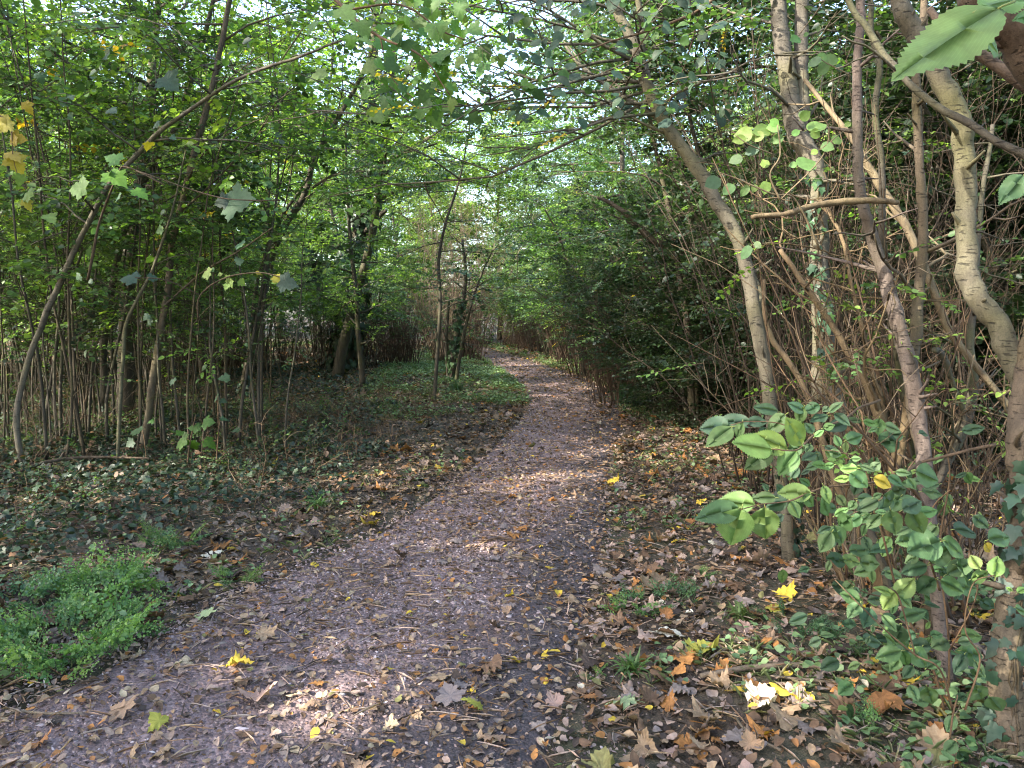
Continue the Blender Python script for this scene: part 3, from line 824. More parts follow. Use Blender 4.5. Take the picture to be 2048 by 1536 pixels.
stem_tree('thin_ash_sapling', 'thin dark sapling at the left edge of the path beside the grass tussock', 'sapling',
    [[(868, 800, 11, 13.2), (875, 700, 10, 13.2), (880, 600, 9, 13.2), (877, 520, 8, 13.2), (890, 450, 7, 13.1), (910, 390, 6, 13.0), (925, 330, 4, 12.9), (940, 250, 3, 12.8)],
     [(882, 625, 4, 13.2), (905, 610, 3, 13.1), (945, 598, 2.5, 12.9)]],
    M_BARK_D, [(0, dict(t0=.35, nl=12, R=1.6, subs=3, nspr=150, spr='hazel', pal=[(G_BLUE, 2), (G_MID, 1), (G_DARK, 1)], up=(-.1, .5), scale=.9))], 27)
stem_tree('ivy_twined_shrub', 'cluster of ivy twined stems rising from the grass by the left edge of the path', 'shrub',
    [[(903, 765, 16, 16.5), (908, 700, 15, 16.5), (918, 640, 13, 16.5), (930, 560, 9, 16.4), (925, 480, 6, 16.3)],
     [(912, 762, 10, 16.3), (922, 700, 9, 16.3), (940, 620, 7, 16.2), (960, 560, 5, 16.1), (985, 500, 4, 16)],
     [(896, 765, 8, 16.7), (893, 690, 7, 16.7), (898, 600, 6, 16.7)]],
    M_BARK_D, [(0, dict(t0=.2, nl=12, R=1.1, subs=3, nspr=110, spr='beech', pal=[(G_DARK, 2), (G_BLUE, 1), (G_MID, 1)], up=(.2, 1.2))), (1, dict(t0=.2, nl=10, R=1.1, subs=3, nspr=70, spr='beech', pal=[(G_MID, 1), (G_BLUE, 1)], up=(.2, 1.2)))], 28, 'stems')

# pale bare twiggy shrubs at the bend
def twiggy(seed, base, H, n, spread, col, lean=(0, 0), label='', name='bare_shrub', r0=.012, sub=4, leafy=0, pal=None, bark=None, cat='shrub', kink=.09):
    r = np.random.default_rng(seed); wood, leaf = Buf(), Buf()
    tips = []
    for i in range(n):
        a = r.uniform(0, 6.28); s = spread * r.uniform(.1, 1.35) * (1 if r.random() < .8 or H > 1.5 else 1.7)
        d = (math.cos(a) * s + lean[0], math.sin(a) * s + lean[1], 1)
        L = H * r.uniform(.5, 1.05)
        P = rwalk(r, np.array(base) + np.array([math.cos(a), math.sin(a), 0]) * .25 * r.random(), d, L, 9, kink, .005)
        rr = r0 * r.uniform(.25, 1.0) ** 1.3 * 1.25
        wood.tube(P, rr * (1 - .8 * np.linspace(0, 1, len(P))), 5, np.array(col) * r.uniform(.75, 1.2))
        for j in range(sub):
            t = r.uniform(.2, .95); q = along(P, np.array([t]))[0]; az = r.uniform(0, 6.28)
            d2 = np.array(d) / np.linalg.norm(d) + np.array([math.cos(az), math.sin(az), r.uniform(-.2, .5)]) * .7
            B = rwalk(r, q, d2, L * r.uniform(.08, .32), 4, kink * 1.8)
            wood.tube(B, np.linspace(rr * (1 - .8 * t) * .6 + .0008, .001, len(B)), 4, np.array(col) * r.uniform(.75, 1.2))
            tips.append(B)
            if r.random() < .6:
                q2 = along(B, np.array([.5]))[0]
                B2 = rwalk(r, q2, d2 + r.standard_normal(3) * .6, L * r.uniform(.04, .14), 3, kink * 2)
                wood.tube(B2, np.linspace(.0022, .0009, len(B2)), 3, col)
    if leafy:
        pos = np.array([along(tips[k], np.array([r.uniform(.3, 1)]))[0] for k in r.integers(0, len(tips), leafy)])
        add_sprays(leaf, wood, pos, r.uniform(0, 6.28, leafy), r.normal(0, .3, leafy), r.normal(0, .3, leafy), r.uniform(.6, 1.1, leafy), palette(r, leafy, pal or [(G_MID, 1)]), SPR['fine'], r, col)
    b = np.array(base, float); b[2] = hgt(b[0], b[1])
    o = thing(name, label, cat, b)
    wood.build('stems', bark or M_STICK, o, origin=b, smooth=True)
    if leaf.n: leaf.build('foliage', M_LEAF, o, origin=b)
    return o
g = lambda px, Y: np.array([(px - 1024) / FPX * Y, Y, 0.])
twiggy(41, g(932, 26), 6.8, 90, .33, (1.25, 1.15, 1.0), label='tall pale bare twiggy shrub fanning out beyond the bend of the path', sub=6, leafy=50, r0=.016)
twiggy(42, g(885, 22.5), 5.0, 60, .33, (1.1, 1.0, .9), label='shorter pale bare twiggy shrub left of the bend of the path', sub=6, leafy=70, r0=.014)
twiggy(43, g(600, 9.6) , .75, 60, .9, (.8, .66, .58), label='low tangle of dead reddish brown bramble stalks left of the path', sub=3, r0=.004, name='dead_bramble_tangle', cat='bramble', kink=.3)
twiggy(44, g(690, 10.6), .6, 46, 1.0, (.75, .62, .55), label='smaller tangle of dead brown stalks behind the bramble tangle', sub=3, r0=.004, name='dead_stalk_tangle', cat='bramble', kink=.3)
twiggy(45, g(20, 7.9), 1.25, 22, .9, (1.5, 1.45, 1.4), label='heap of pale dry arching stalks at the far left edge', sub=2, r0=.006, name='dry_stalk_heap', cat='stalks', kink=.2)
twiggy(46, g(130, 9.2), 1.7, 20, .5, (1.1, 1.0, .9), label='thin pale whippy shoots behind the bent foot of the arching stem', sub=2, r0=.007, name='whippy_shoots', cat='shrub', kink=.12, leafy=10)

# ------------------------------------------------------------------ right side: traced stems of the near thicket
stem_tree('lean_elm_tree', 'grey trunk leaning left over the path, leftmost of the sunlit trunks on the right', 'tree',
    [[(1580, 1150, 42, 4.55), (1572, 1060, 38, 4.55), (1560, 960, 36, 4.6), (1545, 850, 36, 4.65), (1530, 750, 36, 4.7), (1510, 660, 36, 4.7), (1492, 570, 38, 4.75), (1468, 480, 36, 4.8), (1425, 395, 34, 4.9), (1380, 310, 34, 5.0), (1330, 240, 32, 5.05), (1300, 170, 32, 5.1), (1280, 110, 30, 5.1), (1255, 60, 26, 5.15), (1225, 0, 22, 5.2), (1190, -90, 20, 5.3)],
     [(1283, 112, 20, 5.1), (1284, 60, 17, 5.1), (1276, 0, 15, 5.1), (1265, -80, 12, 5.1)],
     [(1340, 250, 18, 5.05), (1270, 205, 14, 5.2), (1215, 170, 12, 5.4), (1160, 130, 9, 5.6), (1130, 90, 6, 5.8)],
     [(1510, 640, 20, 4.72), (1520, 590, 16, 4.9), (1480, 500, 14, 5.2), (1420, 400, 12, 5.5), (1400, 340, 10, 5.6)]],
    M_BARK_G, [(0, dict(t0=.60, nl=9, R=.9, subs=4, nspr=24, spr='fine', pal=PAL_B)), (2, dict(t0=.2, nl=8, R=1.1, subs=3, nspr=75, spr='hazel', pal=[(G_BLUE, 1), (G_MID, 2)], scale=.8)),
                (0, dict(t0=.72, t1=.84, nl=11, R=2.2, subs=5, nspr=90, spr='fine', az_rng=(2.5, 3.7), up=(-.35, .35), pal=[(YELLOW, .5), (G_YEL, 1.5), (G_BLUE, 1), (G_MID, 1)], **C))], 51, wcol=(1.15, 1.06, .94))
stem_tree('ivy_hung_tree', 'tall yellow lit trunk hung with a chain of ivy leaves on the right', 'tree',
    [[(1745, 1190, 44, 4.4), (1720, 1080, 44, 4.45), (1700, 960, 44, 4.5), (1690, 860, 42, 4.5), (1668, 760, 42, 4.55), (1655, 660, 41, 4.55), (1643, 560, 40, 4.6), (1642, 470, 40, 4.6), (1640, 400, 40, 4.6), (1628, 330, 42, 4.65), (1598, 270, 44, 4.7), (1582, 200, 40, 4.75), (1572, 130, 38, 4.8), (1562, 50, 36, 4.85), (1556, -60, 32, 4.9)],
     [(1600, 272, 34, 4.75), (1608, 200, 32, 4.8), (1604, 120, 30, 4.85), (1600, 40, 30, 4.9), (1604, -70, 26, 4.95)],
     [(1640, 800, 34, 4.7), (1636, 700, 26, 4.75), (1630, 560, 20, 4.8), (1640, 440, 18, 4.9)]],
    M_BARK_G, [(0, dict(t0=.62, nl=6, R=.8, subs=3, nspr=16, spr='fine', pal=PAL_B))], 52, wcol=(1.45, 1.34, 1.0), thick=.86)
stem_tree('peeling_tree', 'reddish trunk with flaking bark and a stripped raw top, third sunlit trunk on the right', 'tree',
    [[(1925, 1450, 36, 2.85), (1905, 1370, 36, 2.9), (1885, 1270, 36, 3.0), (1872, 1180, 38, 3.1), (1862, 1060, 40, 3.2), (1848, 960, 40, 3.3), (1838, 860, 40, 3.4), (1825, 760, 40, 3.45), (1806, 670, 40, 3.5), (1788, 590, 38, 3.55), (1768, 520, 34, 3.6), (1740, 450, 30, 3.6), (1722, 400, 28, 3.6), (1722, 320, 26, 3.6), (1720, 240, 25, 3.6), (1716, 150, 23, 3.6), (1722, 60, 22, 3.6), (1722, -40, 20, 3.6)]],
    M_BARK_R, [(0, dict(t0=.55, nl=6, R=.5, subs=2, nspr=0))], 53, wcol=(1.2, 1.08, 1.0), sides=14)
stem_tree('slender_tree', 'slender brown stem rising beside the peeling reddish trunk', 'tree',
    [[(1775, 600, 16, 3.9), (1764, 510, 17, 3.85), (1762, 420, 17, 3.8), (1762, 330, 16, 3.8), (1750, 230, 15, 3.8), (1757, 130, 15, 3.8), (1742, 70, 14, 3.8), (1740, -40, 13, 3.8)]],
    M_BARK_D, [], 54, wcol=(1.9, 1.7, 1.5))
stem_tree('fork_trunk_tree', 'grey brown trunk that joins the peeling reddish trunk low down', 'tree',
    [[(1855, 1040, 24, 3.45), (1846, 930, 26, 3.5), (1826, 830, 28, 3.55), (1822, 740, 30, 3.6), (1835, 660, 30, 3.65), (1838, 590, 27, 3.7), (1845, 510, 25, 3.7), (1848, 420, 24, 3.7), (1840, 330, 22, 3.7), (1832, 230, 22, 3.7), (1830, 130, 20, 3.7), (1845, 20, 18, 3.7), (1850, -70, 16, 3.7)]],
    M_BARK_G, [(0, dict(t0=.5, nl=6, R=.6, subs=2, nspr=6, spr='fine', pal=PAL_B))], 55, wcol=(.85, .75, .66))
stem_tree('bowed_tree', 'smooth grey trunk bowing outward in one big curve near the right edge', 'tree',
    [[(2075, 930, 60, 2.75), (2068, 850, 58, 2.8), (2048, 760, 56, 2.85), (2015, 680, 54, 2.9), (1975, 612, 52, 2.95), (1946, 550, 50, 3.0), (1934, 470, 48, 3.05), (1932, 380, 47, 3.1), (1926, 300, 46, 3.1), (1905, 225, 46, 3.1), (1868, 155, 45, 3.1), (1835, 90, 44, 3.1), (1808, 20, 42, 3.1), (1790, -70, 38, 3.1)]],
    M_BARK_G, [], 56, wcol=(1.12, 1.08, .92), sides=18, thick=.82)
stem_tree('ivy_foot_tree', 'stout ivy footed trunk at the right edge of the picture', 'tree',
    [[(2012, 1500, 104, 2.45), (2010, 1400, 84, 2.5), (2014, 1300, 76, 2.55), (2026, 1200, 72, 2.6), (2036, 1080, 66, 2.65), (2038, 960, 64, 2.7), (2032, 860, 66, 2.75), (2036, 770, 60, 2.8), (2058, 660, 56, 2.85), (2095, 500, 50, 2.9), (2140, 300, 46, 2.95)]],
    M_BARK_G, [], 57, wcol=(1.0, .86, .76), sides=20)
stem_tree('crossing_branch_tree', 'dark brown bough crossing down to the right in front of the bowed trunk', 'tree',
    [[(2130, 360, 20, 2.3), (2048, 312, 20, 2.35), (1990, 285, 19, 2.4), (1935, 248, 19, 2.45), (1880, 215, 18, 2.5), (1820, 165, 17, 2.55), (1770, 110, 17, 2.6), (1735, 60, 16, 2.65), (1700, 10, 15, 2.7), (1680, -50, 14, 2.7)]],
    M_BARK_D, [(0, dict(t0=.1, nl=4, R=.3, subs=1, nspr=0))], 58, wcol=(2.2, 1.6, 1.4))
stem_tree('overhead_tree', 'thick brown rough trunk leaning across the top right corner', 'tree',
    [[(2240, 330, 120, 2.3), (2130, 180, 112, 2.3), (2050, 80, 104, 2.3), (1985, 10, 98, 2.3), (1930, -70, 92, 2.3)],
     [(2140, 240, 30, 2.6), (2048, 165, 26, 2.65), (1960, 110, 22, 2.7), (1900, 70, 18, 2.75), (1860, 20, 14, 2.8)]],
    M_BARK_R, [], 59, wcol=(.85, .78, .68), sides=20, thick=.95)
stem_tree('elder_tree', 'yellow brown stem forking in a V at knee height left of the peeling trunk', 'shrub',
    [[(1785, 1010, 30, 3.7), (1790, 940, 28, 3.7), (1770, 870, 28, 3.75), (1745, 800, 24, 3.8), (1715, 740, 20, 3.85), (1690, 700, 18, 3.9), (1655, 640, 16, 4.0), (1600, 560, 14, 4.1), (1560, 500, 12, 4.2)],
     [(1792, 940, 24, 3.7), (1806, 880, 23, 3.7), (1818, 800, 22, 3.72), (1830, 740, 18, 3.75)],
     [(1775, 880, 16, 3.75), (1762, 800, 14, 3.8), (1746, 750, 12, 3.85), (1720, 640, 11, 3.95), (1700, 560, 10, 4.0), (1680, 470, 9, 4.1), (1640, 400, 7, 4.2)],
     [(1690, 1010, 16, 3.6), (1660, 930, 18, 3.7), (1620, 800, 16, 3.9), (1575, 720, 15, 4.0), (1545, 680, 14, 4.1), (1530, 620, 11, 4.15), (1528, 560, 10, 4.2)]],
    M_STICK, [(0, dict(t0=.4, nl=8, R=.7, subs=3, nspr=8, spr='fine', pal=PAL_B, wob=.3)), (2, dict(t0=.3, nl=10, R=.6, subs=3, nspr=5, spr='fine', pal=PAL_B, wob=.3))], 60, 'stems', wcol=(.85, .78, .58))
stem_tree('diagonal_stick_shrub', 'long straight yellow grey stem slanting up left through the sticks on the right', 'shrub',
    [[(1975, 760, 18, 3.9), (1900, 660, 19, 3.95), (1860, 560, 20, 4.0), (1810, 450, 21, 4.1), (1760, 370, 20, 4.2), (1720, 300, 16, 4.3), (1680, 240, 13, 4.4), (1610, 160, 10, 4.6)]],
    M_STICK, [(0, dict(t0=.2, nl=10, R=.5, subs=2, nspr=4, spr='fine', pal=PAL_B, wob=.3))], 61, 'stems', wcol=(1.1, 1.05, .82))
stem_tree('bent_shoot_shrub', 'brown shoots curving up right behind the bowed grey trunk', 'shrub',
    [[(1865, 1000, 22, 3.9), (1895, 920, 24, 3.95), (1930, 850, 24, 4.0), (1945, 760, 22, 4.0), (1938, 680, 18, 4.05), (1950, 560, 14, 4.1), (1960, 420, 12, 4.2), (1985, 250, 10, 4.3)],
     [(1900, 915, 14, 3.9), (1930, 840, 14, 3.9), (1905, 760, 12, 3.85), (1885, 710, 18, 3.8), (1868, 700, 14, 3.75)],
     [(1790, 1230, 24, 3.4), (1765, 1130, 22, 3.4), (1725, 1020, 20, 3.5), (1700, 930, 18, 3.6)]],
    M_BARK_D, [(0, dict(t0=.3, nl=8, R=.7, subs=3, nspr=20, spr='fine', pal=PAL_L))], 62, 'stems', wcol=(1.8, 1.5, 1.2))
# a fallen orange stick caught across the stems
wb = Buf(); P, R = traced([(1502, 435, 9, 3.3), (1560, 430, 10, 3.32), (1620, 415, 12, 3.35), (1700, 402, 13, 3.38), (1795, 405, 10, 3.4)], seed=3, wob=1.2); wb.tube(P, R, 8, (1.25, .95, .75))
r_ = np.random.default_rng(4)
for k in range(7):
    q = along(P, np.array([r_.uniform(.1, .95)]))[0]; wb.tube(rwalk(r_, q, (r_.normal(), .2, r_.normal()), .07, 3, .2), [.004, .003, .002, .0015], 5, (1.1, .85, .7))
b0 = P[0]
o = thing('caught_stick', 'orange brown dead stick lying level across the upright stems on the right', 'stick', b0); wb.build('stick_shaft', M_STICK, o, origin=b0, smooth=True)

# the dead stick tangle among those stems
BR = np.array
g2 = lambda px, Y: BR([(px - 1024) / FPX * Y, Y, 0.])
for i, (px, Y, H, n, sp, lean, col, lab, lf) in enumerate([
        (1740, 4.3, 2.6, 10, .18, (-.10, .0), (1.7, 1.32, 1.0), 'fan of orange brown dead shoots leaning left behind the ivy hung trunk', 0),
        (1800, 4.0, 2.5, 10, .22, (-.10, .05), (1.6, 1.25, 1.0), 'crossing tangle of orange brown dead sticks around the V forked stem', 4),
        (1800, 5.0, 3.4, 14, .16, (-.04, .1), (.95, .80, .66), 'tall fan of grey brown sticks behind the V forked stem', 0),
        (1900, 4.3, 2.8, 12, .22, (-.06, .1), (.85, .72, .60), 'mass of brown sticks between the slender stem and the bowed trunk', 10),
        (1960, 3.7, 2.3, 16, .32, (-.14, .1), (.75, .62, .52), 'thin brown sticks low down behind the bowed trunk', 8),
        (1660, 5.8, 4.2, 24, .16, (-.05, .0), (.50, .46, .43), 'tall grey dead shoots filling the gap between the two leftmost sunlit trunks', 8),
        (1560, 6.2, 4.6, 18, .10, (.02, .0), (.40, .37, .35), 'tall grey dead shoots behind the left leaning trunk', 20),
        (1750, 6.6, 4.8, 24, .16, (-.02, .0), (.42, .39, .36), 'tallest grey dead shoots behind the trunks on the right', 12),
        (1470, 8.0, 4.8, 7, .10, (.0, .0), (.30, .28, .26), 'dark bare shoots in front of the evergreen bushes', 26)]):
    twiggy(300 + i, g2(px, Y), H, int(n * .8), sp, tuple(.72 * v + .06 for v in col), lean=lean, label=lab, name='dead_shoot_shrub', r0=.0125 if Y < 5.5 else .010, sub=6, leafy=lf + 8, pal=[(G_YEL, 1), (G_MID, 1)], kink=.13)

# dark branches right of the path's bend
stem_tree('broken_bough_tree', 'dark broken bough slanting down right above the path in front of the evergreens', 'tree',
    [[(1420, 640, 10, 9.6), (1375, 560, 11, 9.6), (1340, 500, 16, 9.6), (1305, 480, 18, 9.6), (1270, 445, 15, 9.6), (1225, 410, 12, 9.6), (1195, 395, 8, 9.6)],
     [(1385, 830, 20, 9.4), (1378, 740, 19, 9.5), (1372, 640, 18, 9.55), (1358, 560, 17, 9.6), (1342, 450, 14, 9.6), (1325, 370, 12, 9.6), (1310, 300, 9, 9.6), (1290, 200, 7, 9.5)]],
    M_BARK_D, [(1, dict(t0=.3, nl=14, R=1.6, subs=4, nspr=190, spr='beech', pal=[(G_MID, 2), (G_BLUE, 1), (G_DARK, 1)], up=(-.2, .5))), (0, dict(t0=.3, nl=8, R=1.0, subs=3, nspr=50, spr='beech', pal=[(G_MID, 1), (G_BLUE, 1)]))], 70, wcol=(.9, .85, .8))
stem_tree('forward_leaning_sapling', 'thin dark sapling leaning left below the broken bough', 'sapling',
    [[(1300, 745, 8, 12), (1290, 680, 8, 12), (1275, 620, 7, 12), (1268, 560, 6, 11.9), (1230, 470, 5, 11.7), (1180, 400, 4, 11.5)]],
    M_BARK_D, [(0, dict(t0=.3, nl=12, R=1.5, subs=4, nspr=190, spr='beech', pal=[(G_BLUE, 2), (G_MID, 2)], up=(-.1, .5)))], 71)
stem_tree('overhanging_hazel', 'thin stemmed hazel leaning out over the right edge of the path bend', 'tree',
    [[(1165, 720, 9, 18), (1155, 640, 9, 18), (1140, 560, 8, 17.8), (1120, 480, 6, 17.5), (1090, 420, 4, 17.2)],
     [(1180, 722, 8, 17.8), (1178, 620, 7, 17.8), (1190, 520, 6, 17.6), (1200, 430, 5, 17.4)]],
    M_BARK_D, [(0, dict(t0=.35, nl=16, R=1.9, subs=4, nspr=230, spr='hazel', pal=[(G_BLUE, 2), (G_MID, 2), (G_YEL, 1)], up=(-.2, .5))), (1, dict(t0=.3, nl=14, R=1.9, subs=4, nspr=190, spr='hazel', pal=[(G_BLUE, 1), (G_MID, 2)], up=(-.2, .5)))], 72, 'stems')

# ------------------------------------------------------------------ canopy overhead, with unseen trees beside and behind the viewer added as shade
def canopy(seed, label, x, y, H, R, nspr, c0, pal, spr='hazel', nl=34, name='canopy_tree', r0=.14, lean=(0, 0), scale=1.):
    wood, leaf = gen_tree(seed, H=H, r0=r0, crown0=c0, R=R, nl=nl, subs=5, nspr=nspr, spr=spr, pal=pal, base=(x, y, hgt(x, y) - .1), carve=carve_sun, lean=lean, twig_r=.003, scale=scale)
    b = (x, y, hgt(x, y))
    o = thing(name, label, 'tree', b)
    wood.build('trunk', M_BARK_D, o, origin=b, smooth=True); leaf.build('crown', M_LEAF, o, origin=b)
PAL_C = [(G_MID, 2), (G_YEL, 1), (G_BLUE, 1)]
canopy(500, 'tall tree overhanging the left wood with its dark leafy crown at the top left corner', -7.8, 6.2, 9.5, 3.4, 1500, .40, [(G_DARK, 2), (G_MID, 2)])
canopy(501, 'tall tree on the left whose bright maple green crown reaches over the path', -5.4, 10.5, 9.0, 3.4, 1700, .36, [(G_YEL, 3), (G_MID, 2), (G_LIME, 1)], lean=(.12, 0))
canopy(502, 'tall tree behind the evergreens on the right with its crown along the top', 5.6, 8.0, 8.5, 3.0, 1300, .40, PAL_C)
canopy(503, 'tree leaning over the path from the right with blue green leaves at the top centre', 4.3, 13.6, 8.4, 3.6, 2100, .42, [(G_BLUE, 3), (G_MID, 1)], lean=(-.20, 0))
canopy(512, 'tree leaning over the path from the left whose crown meets the blue green one overhead', -3.9, 16.8, 9.0, 3.6, 1900, .45, [(G_YEL, 2), (G_MID, 2), (G_BLUE, 1)], lean=(.18, 0))
canopy(513, 'tall green tree beyond the bend filling the gap over the path', 1.2, 40, 11.5, 4.6, 3000, .22, [(G_YEL, 2), (G_MID, 1), (G_LIME, 1)], scale=1.5)
canopy(514, 'green tree beyond the bend just left of the gap over the path', -3.4, 36, 10.0, 4.0, 2400, .2, [(G_YEL, 3), (G_MID, 1)], scale=1.4)
canopy(515, 'blue green tree right of the gap over the path beyond the thicket', 4.4, 31, 10.0, 3.8, 2600, .2, [(G_BLUE, 2), (G_MID, 2)], scale=1.2)
canopy(504, 'unseen tall tree added behind the viewer left of the path to block sun', -6.5, -2.5, 10, 4.6, 5600, .28, PAL_C)
canopy(505, 'unseen tall tree added behind the viewer right of the path for shade', 3.6, -3.0, 9, 3.8, 3200, .34, PAL_C)
canopy(506, 'unseen tall tree added far behind the viewer on the left to block sun', -9.5, -8.5, 12, 5.0, 4200, .22, PAL_C)
canopy(507, 'unseen tall tree added beside the viewer left of the path to block sun', -9.5, 2.2, 10.5, 4.4, 5400, .26, PAL_C)
canopy(508, 'unseen tall tree added far behind the viewer in the middle for shade', -3.0, -9.5, 12, 4.8, 4000, .22, PAL_C)
canopy(509, 'unseen tall tree added beside the viewer right of the path for shade', 6.5, 3.2, 9, 3.6, 2400, .34, PAL_C)
canopy(510, 'unseen tall tree added well to the left of the viewer to block sun', -14.5, -2.0, 12, 5.0, 3800, .18, PAL_C)
canopy(511, 'tall tree left of the wood between the saplings', -14.5, 7.0, 11, 3.8, 1300, .30, [(G_MID, 2), (G_DARK, 1)])

# ------------------------------------------------------------------ grit on the path, leaf litter, ground cover
TAN = (.34, .235, .145); BRN = (.17, .098, .055); ORG = (.42, .19, .055); PNK = (.36, .255, .205); DRK = (.060, .040, .030); YLW = (.66, .46, .05); CRM = (.58, .50, .38); OLV = (.20, .19, .07); GRY = (.24, .19, .17)
def side_of_path(x, y):            # -1 left edge .. +1 right edge
    j = np.abs(CMID[:, 1][None] - np.asarray(y)[:, None]).argmin(1)
    return (np.asarray(x) - CMID[j, 0]) / CHALF[j]
def in_view(x, y, m=1.12):
    return (y > 1.6) & (np.abs(x) < y * (1024 / FPX) * m + .5)
def bands(r, dens, xr=None):
    out = []
    for (y0, y1, d, s) in dens:
        xm = y1 * .68 * 1.12 + .5
        n = int((y1 - y0) * 2 * xm * d)
        x = r.uniform(-xm, xm, n); y = r.uniform(y0, y1, n)
        k = in_view(x, y); out.append(np.column_stack([x[k], y[k], np.full(k.sum(), s)]))
    return np.vstack(out)

def stone_template(rs):
    r = np.random.default_rng(rs)
    k = 6; a = np.sort(r.uniform(0, 2 * np.pi, k) * .35 + np.linspace(0, 2 * np.pi, k, endpoint=False))
    rad = r.uniform(.7, 1.1, k)
    top = np.column_stack([np.cos(a) * rad * .62, np.sin(a) * rad * .45, np.full(k, .42) + r.uniform(-.1, .1, k)])
    bot = np.column_stack([np.cos(a) * rad, np.sin(a) * rad * .75, np.full(k, -.1)])
    V = np.vstack([[[0, 0, .5]], top, bot]); i = np.arange(k); j = (i + 1) % k
    return V, np.stack([0 * i, 1 + i, 1 + j], -1), np.stack([1 + i, 1 + k + i, 1 + k + j, 1 + j], -1)

def build_grit():
    r = np.random.default_rng(61); b = Buf()
    P = bands(r, [(1.9, 4.2, 3600, 1.), (4.2, 6.5, 1900, 1.25), (6.5, 10, 800, 1.5), (10, 18, 330, 1.8), (18, 30, 90, 2.3)])
    s = path_s(P[:, 0], P[:, 1]); sd = side_of_path(P[:, 0], P[:, 1])
    bare = np.clip((sd - .1 + .5 * (vnoise(P[:, 0] * 1.7, P[:, 1] * 1.1) - .5)) / .4, 0, 1)
    pr = np.where(s < 1.0, 1 - .80 * bare, np.clip(1 - (s - 1) * 3.2, 0, 1) * .5)
    pr *= np.clip(2.6 * (.55 * vnoise(P[:, 0] * 2.3 + 3, P[:, 1] * 2.3) + .45 * vnoise(P[:, 0] * .8 + 3, P[:, 1] * .7 + 8) - .2), .06, 1.15)
    k = (r.random(len(P)) < pr) & ((s < 1.3))
    P = P[k]; z = height(P[:, 0], P[:, 1]) + .004
    pal = palette(r, len(P), [((.165, .114, .106), 4), ((.262, .188, .178), 4), ((.37, .278, .268), 2.8), ((.50, .41, .41), .9), ((.11, .074, .066), 2.4), ((.25, .155, .11), 2), ((.55, .50, .48), .12)])
    which = r.integers(0, 6, len(P))
    for w in range(6):
        m = which == w; V, t, q = stone_template(w); n = m.sum()
        S = r.uniform(.0035, .0115, n) * P[m, 2] * (1 + (r.random(n) < .04) * 1.0)
        V = V * ([1, 1, 1] if w < 4 else [1.5, .8, .45])
        b.add(place(V, rotmats(r.uniform(0, 6.28, n), r.normal(0, .25, n), r.normal(0, .25, n)), S, np.column_stack([P[m, :2], z[m]])), t, q, pal[m])
    tag(b.build('path_grit', M_CHIP), 'pinkish grey grit and small flint chips strewn over the trodden path', None, None, 'stuff')
build_grit()

